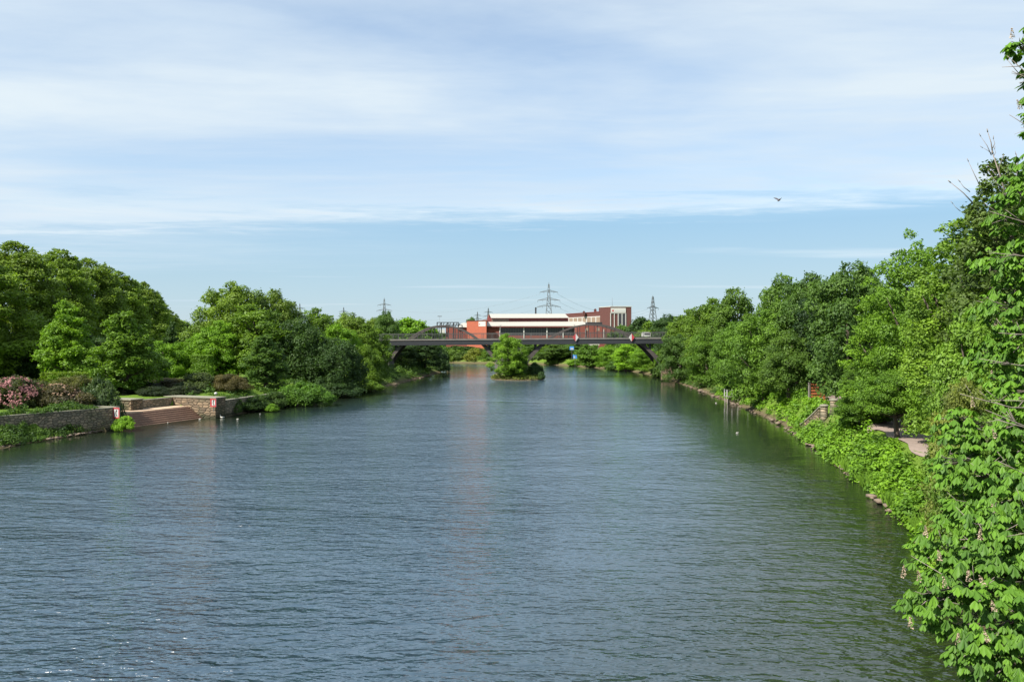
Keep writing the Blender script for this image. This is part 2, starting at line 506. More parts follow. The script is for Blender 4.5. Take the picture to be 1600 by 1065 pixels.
def LP(u, ww):
    """landing frame: u along the river edge, ww into the bank"""
    p = O2 + U2 * u + W2 * ww
    return (float(p[0]), float(p[1]))


L_LEN = 12.7


def wig(x, y, s, a):
    return a * (np.sin(x * s + 1.3 * np.sin(y * s * 0.7)) + np.sin(y * s * 1.13 + 1.7 * np.cos(x * s * 0.6))) * 0.5


def height(x, y):
    x = np.atleast_1d(np.asarray(x, float)); y = np.atleast_1d(np.asarray(y, float))
    pts = np.stack([x, y], 1)
    sd = river_sd(pts) + wig(x, y, 1.1, 0.35)
    right = x > -10
    wdt = np.where(right, np.where(y < 100, 2.6, 5.0), 4.5)
    top = np.where(right, 2.5, 2.2)
    h = np.where(sd > 0, 0.25 * np.clip(sd, 0, 1) + (top - 0.25) * smooth((sd - 0.3) / wdt), np.maximum(-1.6, sd * 0.5))
    h = h + np.where(sd > 8, wig(x, y, 0.21, 0.12), 0) + np.clip((sd - 60) / 400, 0, 1) * 2.0
    # quay wall south of the landing: gentle green foot outside, lawn behind
    d = pts - O2
    for a, b in ((WALL[0], WALL[1]), (WALL[1], O2)):
        dr = (b - a) / np.hypot(*(b - a)); nn = np.array([-dr[1], dr[0]])
        s = (pts - a) @ dr; q = (pts - a) @ nn
        L = np.hypot(*(b - a))
        sel = (s > -0.5) & (s < L + 0.4) & (sd > 0)
        h = np.where(sel & (q < 0.25), np.minimum(h, 0.15 + 0.30 * np.clip(sd, 0, 3.6)), h)
        h = np.where(sel & (q >= 0.25) & (q < 12), 2.18, h)
    u = d @ U2; v = d @ W2
    h = np.where((u > -1.0) & (u < L_LEN + 2) & (v > 6.9) & (v < 12), 2.2, h)
    h = np.where((u > 0.2) & (u < L_LEN) & (v < 7.0) & (v > -3) & ~((u > 7.6) & (v > 5.2)), -0.4, h)
    # island below the middle pier
    e = ((x - 1.2) / 5.4) ** 2 + ((y - 177) / 8.0) ** 2
    h = np.where(e < 1.6, np.maximum(h, 1.1 * (1.15 - e)), h)
    return h


def hz(x, y):
    return float(height(x, y)[0])


def axis(lo, hi, step, far, g=1.25):
    a = list(np.arange(lo, hi + 0.01, step))
    s = step
    while a[-1] < far:
        s *= g
        a.append(a[-1] + s)
    s = step
    b = []
    q = lo
    while q > -far:
        s *= g
        q -= s
        b.append(q)
    return np.array(b[::-1] + a)


def grid_mesh(name, xs, ys, zfun, mat):
    gx, gy = np.meshgrid(xs, ys)
    z = zfun(gx.ravel(), gy.ravel())
    v = np.stack([gx.ravel(), gy.ravel(), z], 1)
    nx, ny = len(xs), len(ys)
    i = np.arange(nx - 1)[None, :] + nx * np.arange(ny - 1)[:, None]
    f = np.stack([i, i + 1, i + 1 + nx, i + nx], -1).reshape(-1, 4)
    return raw_mesh(name, v, f, mat, True), v


xs = axis(-72, 44, 0.8, 5000); ys = axis(12, 300, 0.9, 5000)
me, _ = grid_mesh('ground', xs, ys, height, ground_mat())
tag(link('ground', me), 'grassy river banks with bare soil at the waterline', kind='structure')

wx = np.arange(-180, 60, 2.0); wy = np.arange(-60, 340, 2.0)
me, v = grid_mesh('water', wx, wy, lambda a, b: np.zeros(len(a)), water_mat())
sdw = -river_sd(v[:, :2])
wind = 0.12 + 0.88 * smooth((sdw - 4.0) / np.where(v[:, 0] > 0, 28.0, 16.0))
wind = np.where((v[:, 1] < 60), np.maximum(wind, 0.20 + 0.45 * smooth((45 - v[:, 1]) / 25)), wind)
wind = wind * np.interp(v[:, 1], [0, 25, 45, 75, 120, 180, 260], [1.7, 1.7, 1.3, 0.72, 0.42, 0.24, 0.13])
at = me.attributes.new('wind', 'FLOAT', 'POINT')
at.data.foreach_set('value', wind.astype(np.float32))
at = me.attributes.new('depth', 'FLOAT', 'POINT')
at.data.foreach_set('value', smooth((sdw - 1.0) / 17.0).astype(np.float32))  # distance from the bank, drives the painted reflection tone
tag(link('water', me), 'rippled blue-grey river water', kind='structure')


# ------------------------------------------------------------------ foliage generators
def unit(a):
    return a / np.maximum(np.linalg.norm(a, axis=1, keepdims=True), 1e-9)


def leaf_faces(pos, nrm, L, Wd, g, jitter=0.35):
    n = len(pos)
    t = unit(np.cross(nrm, g.normal(size=(n, 3))))
    b = np.cross(nrm, t)
    s = (1 + jitter * g.uniform(-1, 1, n))[:, None]
    t = t * s * L * 0.5; b = b * s * Wd * 0.5
    v = np.stack([pos - t, pos + b * 0.9 - t * 0.1, pos + t, pos - b * 0.9 - t * 0.1], 1).reshape(-1, 3)
    f = np.arange(n * 4).reshape(n, 4)
    return v, f


PROFILE = {
    'round': lambda t: np.sqrt(np.clip(1 - (2 * t - 0.95) ** 2 / 1.11, 0, 1)),
    'full': lambda t: np.clip(1 - np.clip(t - 0.30, 0, 1) ** 2.2 / 0.70 ** 2.2, 0, 1) ** 0.55 * np.clip(0.80 + 0.9 * t, 0, 1),
    'oval': lambda t: np.clip(np.sin(pi * np.clip(t * 0.93 + 0.07, 0, 1)) ** 0.65, 0, 1),
    'cone': lambda t: np.clip((1 - t) ** 0.52 * np.clip(0.55 + 3 * t, 0, 1), 0, 1),
    'dome': lambda t: np.sqrt(np.clip(1 - t * t, 0, 1)) * np.clip(0.86 + t, 0, 1),
    'tall': lambda t: np.clip((1 - t ** 3.0), 0, 1) ** 0.6 * np.clip(0.72 + 1.3 * t, 0, 1),
}


def crown_mesh(name, seed, Rr, z0, z1, prof, npuff, pr, L, k=0.8, flat=0.7, up=0.55, mat=None, stray=0.06, lumps=0.18, wr=0.62):
    g = np.random.default_rng(seed)
    pf = PROFILE[prof]
    # puffs over the envelope, lumpy so that no two sides match
    tt = g.uniform(0.0, 1.0, npuff * 4)
    keep = g.uniform(0, 1, npuff * 4) < (0.25 + 0.75 * pf(tt))
    tt = tt[keep][:npuff]
    n = len(tt)
    th = np.arange(n) * 2.39996 + g.uniform(-0.5, 0.5, n)
    lump = 1 + lumps * np.sin(th * 2 + seed) + lumps * 0.7 * np.sin(th * 3 + tt * 7 + seed * 2)
    rad = pf(tt) * Rr * lump * g.uniform(0.58, 0.93, n)
    inner = g.uniform(0, 1, n) < 0.16
    rad = np.where(inner, rad * 0.45, rad)
    r = Rr * g.uniform(pr[0], pr[1], n) * (0.6 + 0.4 * pf(tt))
    cz = z0 + r * 0.5 + tt * (z1 - z0 - r * 1.0)
    C = np.stack([rad * np.cos(th), rad * np.sin(th), cz], 1)
    P_, N_, T_ = [], [], []
    area = 0.5 * L * L * wr
    for i in range(n):
        m = int(1.55 * k * 4 * pi * r[i] ** 2 * 0.75 / area / 2.2)
        m = max(12, m)
        d = unit(g.normal(size=(int(m * 1.5), 3)))
        outw = C[i] * np.array([1, 1, 0]); outw = outw / max(np.linalg.norm(outw), 1e-6)
        sc = d[:, 2] * 0.9 + (d @ outw) * 0.5 + g.uniform(-0.45, 1.1, len(d))
        d = d[sc > -0.1][:m]
        m = len(d)
        rr = r[i] * (0.68 + 0.36 * np.sqrt(g.uniform(0, 1, m)) + 0.10 * np.sin(7 * d[:, 0] + i) * np.sin(7 * d[:, 1] + 2 * i))
        st = g.uniform(0, 1, m) < stray
        rr = np.where(st, rr * g.uniform(1.05, 1.4, m), rr)
        p = C[i] + d * rr[:, None] * np.array([1, 1, flat])
        nn = unit(d * 0.95 + np.array([0, 0, up]) + g.normal(size=(m, 3)) * 0.42)
        ti = 0.5 + g.normal() * 0.17
        P_.append(p); N_.append(nn)
        T_.append(np.clip(ti + g.normal(size=m) * 0.17, 0, 1))
        ns = 7
        ds = unit(g.normal(size=(ns, 3)) + np.array([0, 0, 0.35]) + outw * 0.8)
        q = np.linspace(0.75, 1.45, 11)
        sp = C[i] + (ds[:, None, :] * q[None, :, None] * r[i] * g.uniform(0.75, 1.1, (ns, 1, 1)) * np.array([1, 1, flat])).reshape(-1, 3) + np.array([0, 0, 0])
        sp = sp + g.normal(size=sp.shape) * L * 0.38
        P_.append(sp); N_.append(unit(g.normal(size=sp.shape) * 0.7 + np.array([0, 0, 0.7]))); T_.append(np.clip(ti + 0.1 + g.normal(size=len(sp)) * 0.15, 0, 1))
    # sparse larger leaves deep inside close the view through the crown and leave dark gaps between the clumps
    nc = int(1.5 * 2 * Rr * (z1 - z0) / area / 2.9)
    tq = g.uniform(0.04, 0.90, nc); aq = g.uniform(0, 2 * pi, nc); rq = pf(tq) * Rr * 0.72 * np.sqrt(g.uniform(0.02, 1, nc))
    core = np.stack([rq * np.cos(aq), rq * np.sin(aq), z0 + tq * (z1 - z0)], 1)
    P_.append(core); N_.append(unit(g.normal(size=core.shape) + np.array([0, 0, 0.3]))); T_.append(np.clip(0.35 + g.normal(size=nc) * 0.15, 0, 1))  # lower tint puts the crown's inner shade into the leaf colour
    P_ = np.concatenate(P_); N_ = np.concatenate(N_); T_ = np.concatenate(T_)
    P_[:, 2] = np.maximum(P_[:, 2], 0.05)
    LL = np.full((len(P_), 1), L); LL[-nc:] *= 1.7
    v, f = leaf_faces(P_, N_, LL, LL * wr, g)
    return raw_mesh(name, v, f, mat or M['leaf'], False, T_), C


def trunk_mesh(name, seed, hgt, r0, C, nl=11, base=0.22):
    rd = random.Random(seed)
    mb = MB()
    lean = Vector((rd.uniform(-.4, .4), rd.uniform(-.4, .4), 0))
    top = hgt * 0.72
    pts = [Vector((0, 0, -0.5)), Vector((0, 0, 0.25)), Vector((0, 0, hgt * 0.2)) + lean * 0.3, Vector((0, 0, hgt * 0.45)) + lean * 0.8, Vector((0, 0, top)) + lean]
    mb.tube(pts, [r0 * 1.5, r0 * 1.12, r0 * 0.9, r0 * 0.62, r0 * 0.25], 10)
    idx = list(range(len(C)))
    rd.shuffle(idx)
    for i in idx[:nl]:
        c = Vector(C[i])
        zz = max(hgt * base, min(top * 0.9, c.z * 0.62))
        s = lean * (zz / top) + Vector((0, 0, zz))
        mid = s.lerp(c, 0.5) + Vector((rd.uniform(-.3, .3), rd.uniform(-.3, .3), -0.12 * (c - s).length * 0.5))
        mb.tube([s, mid, c], [r0 * 0.42, r0 * 0.27, r0 * 0.08], 6)
    me = bpy.data.meshes.new(name)
    me.from_pydata(mb.v, [], mb.f)
    me.polygons.foreach_set('use_smooth', [True] * len(mb.f))
    me.materials.append(M['bark'])
    return me


PROTO = {}


def proto(key, seed, Rr, Ht, prof, npuff, pr, L, z0=0.12, **kw):
    nl = kw.pop('limbs', 11)
    cm, C = crown_mesh('crown', seed, Rr, Ht * z0, Ht, prof, npuff, pr, L, **kw)
    tm = trunk_mesh('trunk', seed, Ht, Ht * 0.022 + 0.06, C, nl) if nl else None
    PROTO[key] = (cm, tm, Rr, Ht)


# mid-distance trees
proto('m_round', 1, 5, 12, 'full', 92, (0.17, 0.28), 0.27, 0.05)
proto('m_round2', 2, 5, 12, 'full', 82, (0.17, 0.30), 0.28, 0.04, lumps=0.22)
proto('m_oval', 3, 4.2, 12, 'full', 98, (0.16, 0.27), 0.26, 0.02)
proto('m_cone', 4, 4.2, 12, 'cone', 120, (0.15, 0.25), 0.30, 0.05)
proto('m_tall', 5, 6, 20, 'tall', 330, (0.11, 0.20), 0.30, 0.05, up=0.45, stray=0.12)
proto('m_tall2', 6, 6, 20, 'tall', 300, (0.12, 0.21), 0.30, 0.05, up=0.45, stray=0.12, lumps=0.22)
proto('m_willow', 7, 5, 11, 'dome', 100, (0.16, 0.28), 0.30, 0.02, flat=1.3, up=0.2, stray=0.10)
# near trees
proto('n_round', 11, 3.2, 13, 'full', 125, (0.16, 0.27), 0.18, 0.05, k=0.8, up=0.6)
proto('n_high', 14, 3.2, 8, 'full', 90, (0.20, 0.32), 0.17, 0.36, k=0.8)
proto('n_oval', 12, 2.8, 13, 'full', 125, (0.16, 0.27), 0.17, 0.03, k=0.8, up=0.6)
proto('n_fine', 13, 2.4, 13, 'full', 150, (0.16, 0.27), 0.15, 0.03, k=0.7, stray=0.12, lumps=0.12, up=0.6)
proto('n_low', 15, 2.0, 6.5, 'full', 130, (0.18, 0.30), 0.12, 0.02, k=0.75, stray=0.12, lumps=0.12)
# far trees
proto('f_round', 21, 5, 11, 'full', 80, (0.22, 0.36), 0.48, 0.06)
proto('f_oval', 22, 4.4, 11, 'full', 80, (0.22, 0.36), 0.48, 0.03)
proto('f_conifer', 23, 2.6, 11, 'cone', 80, (0.16, 0.30), 0.36, 0.03, flat=0.5, up=0.1)
# shrubs
proto('shrub', 31, 3, 3.2, 'dome', 70, (0.18, 0.32), 0.20, 0.0, limbs=0)
proto('shrub2', 32, 3, 3.2, 'dome', 60, (0.20, 0.36), 0.22, 0.0, limbs=0, lumps=0.3)
proto('shrub_fine', 33, 3, 3.2, 'dome', 60, (0.22, 0.36), 0.13, 0.0, limbs=0, k=0.8, up=0.3)
proto('n_shrub', 34, 2, 2.2, 'dome', 60, (0.18, 0.32), 0.15, 0.0, limbs=0)
proto('f_shrub', 35, 4, 5, 'dome', 50, (0.20, 0.36), 0.45, 0.0, limbs=0)

used = set()


def plant(kind, px, ytop, wpx, D, col, label, name='broadleaf_tree', cat='tree', group=None, zb=None, rz=None, par=None):
    cm, tm, Rr, Ht = PROTO[kind]
    col = tuple(c * 1.15 for c in col)
    x = X(px, D); y = D
    if zb is None: zb = max(hz(x, y), 0.05)
    hh = Z(ytop, D) - zb
    rr = wpx / F * D / 2
    sx = rr / Rr * 0.94; sz = hh / Ht
    rz = random.uniform(0, 6.28) if rz is None else rz
    if tm is None:
        o = bpy.data.objects.new(name, cm); COL.objects.link(o)
        o.location = (x, y, zb - 0.05); o.scale = (sx, sx, sz); o.rotation_euler.z = rz
        o.color = tuple(col) + (1,)
        tag(o, label, cat, group)
        return o
    r = empty(name, (x, y, zb), rz)
    r.scale = (sx, sx, sz)
    tag(r, label, cat, group)
    c = link('crown', cm, r); c.color = tuple(col) + (1,)
    link('trunk', tm, r)
    return r


OLIVE = (0.118, 0.185, 0.030)
OLIVE2 = (0.132, 0.21, 0.032)
MIDG = (0.095, 0.17, 0.020)
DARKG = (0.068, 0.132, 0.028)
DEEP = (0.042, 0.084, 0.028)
LIME = (0.125, 0.245, 0.022)
LIMEB = (0.17, 0.32, 0.026)
BROWNG = (0.085, 0.095, 0.03)
HAW = (0.135, 0.17, 0.04)

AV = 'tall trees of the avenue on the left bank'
for i, (px, yt, wp, D, k, lab) in enumerate([
    (-70, 366, 220, 108, 'm_tall', 'tall olive-green avenue tree at the left edge of the view, nearest of its row'),
    (25, 378, 180, 124, 'm_tall2', 'tall avenue tree behind the pink bush, second of the row'),
    (92, 390, 150, 140, 'm_tall', 'tall avenue tree rising behind the left leafy maple, third of the row'),
    (142, 404, 135, 158, 'm_tall2', 'tall avenue tree seen between the two leafy maples, fourth of the row'),
    (186, 424, 120, 182, 'm_tall', 'olive avenue tree behind the right leafy maple, fifth of the row'),
    (220, 440, 90, 212, 'm_tall2', 'olive avenue tree, sixth of the row as it drops to the gap'),
    (242, 458, 70, 250, 'm_tall', 'small looking avenue tree, seventh, beside the sky gap'),
    (262, 484, 56, 295, 'm_tall2', 'avenue tree low beside the sky gap, eighth of the row'),
    (286, 500, 60, 345, 'f_round', 'low far tree at the foot of the sky gap, left one'),
    (318, 503, 64, 390, 'f_round', 'low far tree at the foot of the sky gap, beside the big round tree')]):
    plant(k, px, yt, wp, D, OLIVE if i % 2 else OLIVE2, lab, 'avenue_tree', 'tree', AV)

T = plant
T('m_cone', 104, 470, 116, 104, (0.12, 0.225, 0.022), 'bright green leafy maple on the left lawn, above the pink bush', 'maple_tree')
T('m_cone', 196, 486, 122, 98, (0.10, 0.185, 0.022), 'broad green maple standing left of the landing steps', 'maple_tree', rz=2.2)
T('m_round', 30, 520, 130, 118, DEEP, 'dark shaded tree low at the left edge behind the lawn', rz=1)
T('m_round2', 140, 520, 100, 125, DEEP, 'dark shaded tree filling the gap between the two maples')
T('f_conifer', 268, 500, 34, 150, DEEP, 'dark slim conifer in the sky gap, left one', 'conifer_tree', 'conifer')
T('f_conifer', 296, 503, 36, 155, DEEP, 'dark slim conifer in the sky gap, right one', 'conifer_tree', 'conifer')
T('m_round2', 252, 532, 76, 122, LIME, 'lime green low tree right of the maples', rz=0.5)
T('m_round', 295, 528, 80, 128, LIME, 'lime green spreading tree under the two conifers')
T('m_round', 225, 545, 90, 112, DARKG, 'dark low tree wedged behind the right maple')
T('m_round', 362, 437, 120, 134, OLIVE2, 'big round-topped tree, highest left of the bridge', rz=0.3)
T('m_round2', 425, 452, 110, 140, OLIVE, 'right shoulder of the big round trees, olive green')
T('m_round2', 395, 475, 150, 128, MIDG, 'wide green tree in front of the big round-topped tree')
T('m_oval', 338, 500, 84, 124, LIME, 'light green tree at the left foot of the big round tree')
T('m_cone', 415, 522, 92, 112, DARKG, 'dark pointed tree standing behind the grassy quay edge')
T('m_willow', 468, 500, 100, 126, (0.045, 0.09, 0.025), 'dark drooping tree over the water right of the big trees', 'willow_tree')
T('m_oval', 498, 480, 84, 145, MIDG, 'green tree with feathery top right of the big trees')
T('m_round', 545, 486, 84, 160, OLIVE2, 'olive round-topped tree between big trees and bridge')
T('m_oval', 530, 505, 80, 142, LIME, 'yellow-green tree near the left bridge end')
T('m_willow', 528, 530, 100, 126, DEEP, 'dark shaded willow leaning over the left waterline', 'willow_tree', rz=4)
T('m_round2', 572, 505, 76, 158, MIDG, 'leafy tree directly left of the bridge railing')
T('m_round', 572, 513, 52, 166, LIME, 'lime tree touching the left bridge end')
T('m_willow', 570, 540, 76, 142, MIDG, 'light-leaved waterside tree left of the bridge', 'willow_tree', rz=1.1)
T('m_round', 603, 484, 50, 215, DARKG, 'dark tree with the pylon standing behind it')
T('f_round', 582, 497, 40, 235, OLIVE, 'small tree left of the dark pylon tree')
T('f_round', 645, 497, 84, 232, LIME, 'light green round tree behind the left bridge railing')
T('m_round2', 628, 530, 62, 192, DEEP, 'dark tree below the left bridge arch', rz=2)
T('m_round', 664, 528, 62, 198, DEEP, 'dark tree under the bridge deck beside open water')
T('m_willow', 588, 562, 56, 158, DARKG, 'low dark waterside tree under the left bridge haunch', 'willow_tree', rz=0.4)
T('f_shrub', 690, 545, 26, 208, DEEP, 'dark bush at the end of the left bank beneath the bridge', 'bush', 'bush')

# shrubs of the left bank
S = 'rounded shrubs above the quay wall'
T('shrub', 22, 588, 112, 80, (0.06, 0.075, 0.03), 'rhododendron bush covered in pink blossom on the left lawn', 'rhododendron_bush', 'bush', S, rz=0.0)
T('shrub2', 92, 599, 84, 81, (0.075, 0.07, 0.035), 'brownish rhododendron with fading blossom beside the pink one', 'rhododendron_bush', 'bush', S)
T('shrub_fine', 116, 584, 84, 87, (0.095, 0.105, 0.03), 'smooth olive domed shrub behind the rhododendrons', 'shrub', 'bush', S)
T('shrub', 155, 590, 66, 83, (0.06, 0.10, 0.04), 'dark green shrub closest to the red framed sign', 'shrub', 'bush', S, rz=2)
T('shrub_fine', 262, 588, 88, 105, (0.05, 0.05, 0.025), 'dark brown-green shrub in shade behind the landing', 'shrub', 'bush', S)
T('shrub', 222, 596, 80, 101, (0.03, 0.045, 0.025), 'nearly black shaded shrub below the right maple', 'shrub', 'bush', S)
T('shrub', 240, 603, 60, 95.5, (0.028, 0.045, 0.022), 'added low shrub, dark as shade, right behind the landing rear wall, left one', 'shrub', 'bush', S)  # both added: near-black leaves stand in for shade behind the wall
T('shrub2', 285, 602, 60, 97.5, (0.032, 0.045, 0.022), 'added low shrub, dark as shade, right behind the landing rear wall, right one', 'shrub', 'bush', S)
T('shrub2', 312, 581, 66, 103, (0.07, 0.10, 0.035), 'grey-green shrub above the stone pier', 'shrub', 'bush', S, rz=1)
T('shrub_fine', 352, 582, 74, 104, (0.085, 0.075, 0.03), 'olive-brown rounded shrub right of the stone pier', 'shrub', 'bush', S)
T('shrub', 474, 597, 84, 108, (0.075, 0.16, 0.022), 'bright green mound of leaves hanging over the left waterline', 'bush', 'bush')
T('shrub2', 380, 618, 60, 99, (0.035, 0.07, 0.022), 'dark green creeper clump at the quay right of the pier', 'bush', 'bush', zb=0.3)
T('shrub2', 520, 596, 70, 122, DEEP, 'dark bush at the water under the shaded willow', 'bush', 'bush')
T('shrub', 566, 592, 60, 136, MIDG, 'small waterside bush with light leaves left of the bridge', 'bush', 'bush')
for i, (px, yt, wp, D) in enumerate([(362, 617, 44, 97), (402, 615, 50, 101), (428, 611, 46, 104), (388, 626, 50, 99)]):
    T('shrub2', px, yt, wp, D, (0.05, 0.095, 0.022), ['ivy clump hiding the quay wall just right of the pier', 'ivy mound on the overgrown quay wall, middle one', 'ivy mound on the overgrown quay wall next to the bright leaf mound',
      'low weeds at the foot of the overgrown quay wall'][i], 'ivy_clump', 'bush', 'ivy over the quay wall beyond the pier', zb=0.2)
T('n_shrub', 194, 649, 34, 79.0, LIMEB, 'bright lime nettle clump at the corner of the landing steps', 'bush', 'bush', zb=0.1)
T('n_shrub', 425, 630, 22, 99.5, LIME, 'small light green plant clump at the quay foot', 'bush', 'bush', zb=0.1)

# right bank, nearest first
T('n_fine', 1562, 250, 215, 37, (0.07, 0.115, 0.028), 'dark small-leaved tree with bare twigs on top beside the chestnut', 'broadleaf_tree', rz=0.6)
T('n_fine', 1590, 380, 230, 41, (0.085, 0.165, 0.026), 'mid green small-leaved tree filling the gap behind the chestnut', 'broadleaf_tree', rz=5.0)
T('n_fine', 1500, 342, 175, 43, (0.135, 0.235, 0.03), 'airy yellow-green tree right of the bright round tree', 'broadleaf_tree', rz=2.0)
T('n_low', 1530, 470, 160, 34, (0.12, 0.22, 0.03), 'yellow-green small-leaved tree behind the chestnut branches', 'broadleaf_tree', rz=4.0)
T('n_low', 1512, 590, 130, 30.5, HAW, 'hawthorn tree with brownish fading blossom by the near bank', 'hawthorn_tree', rz=1.4)
T('n_low', 1560, 640, 170, 25.5, (0.10, 0.18, 0.03), 'olive hawthorn half hidden behind the chestnut', 'hawthorn_tree', rz=3.4)
T('n_round', 1418, 362, 130, 58, (0.105, 0.205, 0.022), 'bright green round-crowned tree at the top of the right slope of trees', 'broadleaf_tree', rz=0.9)
T('n_round', 1470, 420, 140, 50, (0.11, 0.21, 0.022), 'bright green tree with layered boughs beside the yellow-green tree', 'broadleaf_tree', rz=3)
T('n_oval', 1378, 450, 120, 62, (0.115, 0.22, 0.022), 'bright green tree with branches hanging to the path', 'broadleaf_tree', rz=2.6)
T('n_low', 1352, 590, 92, 62, (0.09, 0.18, 0.022), 'bushy green tree spreading between the ivy-covered tree and the path', 'broadleaf_tree', rz=1.2)
T('n_high', 1402, 578, 110, 53, (0.09, 0.18, 0.022), 'leafy low tree over the bank, beside the reddish path', 'broadleaf_tree', rz=0.2)
T('n_oval', 1345, 560, 60, 66, (0.08, 0.16, 0.024), 'narrow ivy-covered tree left of the low tree by the path', 'broadleaf_tree', rz=5)
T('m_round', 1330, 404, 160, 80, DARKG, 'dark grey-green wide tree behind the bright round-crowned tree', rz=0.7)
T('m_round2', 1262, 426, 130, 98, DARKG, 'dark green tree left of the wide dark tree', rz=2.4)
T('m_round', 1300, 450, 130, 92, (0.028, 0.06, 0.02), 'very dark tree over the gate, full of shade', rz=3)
T('m_round2', 1222, 429, 108, 108, (0.08, 0.155, 0.022), 'domed green tree midway along the right bank', rz=1.2)
T('m_round', 1195, 480, 120, 100, (0.095, 0.185, 0.024), 'broad green tree leaning over the river above the jetty', rz=0.1)
T('m_round2', 1232, 515, 100, 91, (0.075, 0.14, 0.024), 'green tree with a dark leaning trunk by the jetty', rz=4.4)
T('m_oval', 1148, 449, 96, 132, (0.075, 0.14, 0.024), 'grey-green oval tree left of the domed tree', rz=2)
T('m_round', 1150, 500, 86, 120, (0.09, 0.18, 0.024), 'green waterside tree left of the jetty', rz=5)
T('m_oval', 1108, 464, 84, 150, MIDG, 'oval green tree third from the right bridge end')
T('m_round2', 1105, 512, 76, 140, (0.095, 0.185, 0.024), 'light green waterside tree nearer the right bridge end', rz=1)
T('m_oval', 1072, 482, 70, 168, MIDG, 'green tree second from the right bridge end', rz=3)
T('m_round', 1062, 520, 64, 160, DARKG, 'dark green tree just right of the bridge haunch', rz=3)
T('m_round2', 1056, 526, 48, 172, DARKG, 'tree touching the right bridge end', rz=0.3)
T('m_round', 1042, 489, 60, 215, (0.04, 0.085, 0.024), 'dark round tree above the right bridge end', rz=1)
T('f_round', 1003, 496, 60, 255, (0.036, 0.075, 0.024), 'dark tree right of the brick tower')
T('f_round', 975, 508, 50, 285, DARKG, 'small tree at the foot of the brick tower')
T('f_round', 1020, 503, 60, 240, MIDG, 'green tree behind the right railing')
T('m_tall', 1600, 300, 240, 62, (0.09, 0.16, 0.025), 'tall green tree behind the airy yellow-green tree', rz=2)
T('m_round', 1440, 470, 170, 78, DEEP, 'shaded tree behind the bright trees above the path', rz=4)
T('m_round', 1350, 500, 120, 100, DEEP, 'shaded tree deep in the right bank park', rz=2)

# beyond the bridge
B = 'bushes along the far river bend'
for px, yt, wp, D, col, k, lab in [
    (690, 549, 40, 286, (0.08, 0.13, 0.03), 'f_shrub', 'soft green bush at the far bend, beside the dark left bank'),
    (708, 546, 36, 285, (0.10, 0.17, 0.03), 'f_shrub', 'light green bush at the far waterline, second from the dark left bank'),
    (724, 549, 34, 283, (0.07, 0.12, 0.03), 'f_shrub', 'mid green bush at the far waterline under the gantry'),
    (741, 544, 38, 281, (0.15, 0.18, 0.03), 'f_shrub', 'yellowish bush under the sunlit orange brick block'),
    (757, 550, 32, 279, MIDG, 'f_shrub', 'low green bush below the orange wall end, far waterline'),
    (770, 547, 36, 278, DARKG, 'f_shrub', 'dark bush left of the island tree, far off'),
    (790, 546, 40, 275, DARKG, 'f_shrub', 'far dark bush mostly behind the island tree'),
    (845, 545, 44, 270, (0.07, 0.12, 0.03), 'f_shrub', 'far green bush right of the bridge pier'),
    (868, 556, 34, 262, (0.09, 0.16, 0.03), 'f_shrub', 'low light bush at the far waterline below the willow-green tree')]:
    T(k, px, yt, wp, D, col, lab, 'bush', 'bush', B, zb=0.1)
T('f_round', 872, 538, 56, 262, (0.065, 0.12, 0.026), 'willow-green round tree seen through the right arch', rz=1)
T('f_round', 852, 542, 36, 268, MIDG, 'small tree next to the pier through the right arch')
T('f_oval', 905, 536, 44, 258, DARKG, 'dark tree behind the blue boards')
T('f_oval', 922, 538, 40, 240, (0.085, 0.17, 0.025), 'bright tree right of the blue boards through the arch')
T('m_round', 950, 538, 46, 228, LIME, 'bright lime tree in the middle of the right arch', rz=2)
T('m_oval', 978, 536, 50, 214, LIMEB, 'brightest lime tree through the right arch', rz=2)
T('m_round2', 1006, 540, 48, 203, LIME, 'lime tree near the right haunch of the bridge', rz=1)
T('m_round', 1042, 545, 40, 196, MIDG, 'green tree behind the right bridge abutment', rz=1)
T('f_shrub', 962, 563, 30, 220, (0.07, 0.14, 0.03), 'waterside willow bush left of the lime trees', 'bush', 'bush')
T('f_shrub', 1034, 562, 34, 181, DARKG, 'dark waterside bush at the foot of the right arch', 'bush', 'bush')
T('f_shrub', 1024, 566, 30, 196, MIDG, 'waterside bush beneath the right haunch', 'bush', 'bush')
T('f_shrub', 897, 562, 26, 250, LIME, 'small bright bush below the blue boards', 'bush', 'bush')
T('m_oval', 795, 520, 56, 171.5, (0.13, 0.24, 0.024), 'bright green tree growing on the small island', 'island_tree', 'tree', rz=0.8)
T('shrub', 836, 566, 26, 175, DEEP, 'dark ivy bush against the bridge pier on the island', 'bush', 'bush', zb=0.4)
T('shrub2', 846, 580, 14, 171, DEEP, 'small dark bush at the right tip of the island', 'bush', 'bush', zb=0.2)
T('shrub2', 812, 552, 34, 174, DARKG, 'dark bush directly behind the island tree', 'bush', 'bush', zb=0.4)
T('f_round', 735, 496, 26, 470, DARKG, 'lone dark tree top left of the white factory roof')
T('f_round', 610, 503, 60, 330, DARKG, 'far tree behind the bridge left end, low')
T('f_round', 560, 498, 60, 330, DARKG, 'far tree behind the olive round-topped tree')
for i, (px, yt, D) in enumerate([(1085, 492, 300), (660, 508, 420), (690, 520, 400), (710, 522, 380), (1110, 480, 260)]):
    T('f_round', px, yt, 60, D, DARKG, ['far tree behind the oval trees near the right bridge end', 'low far tree left of the dark gantry',
      'low far tree behind the left bridge arch, left one', 'low far tree behind the left bridge arch, right one', 'far tree deep behind the right bank trees'][i])

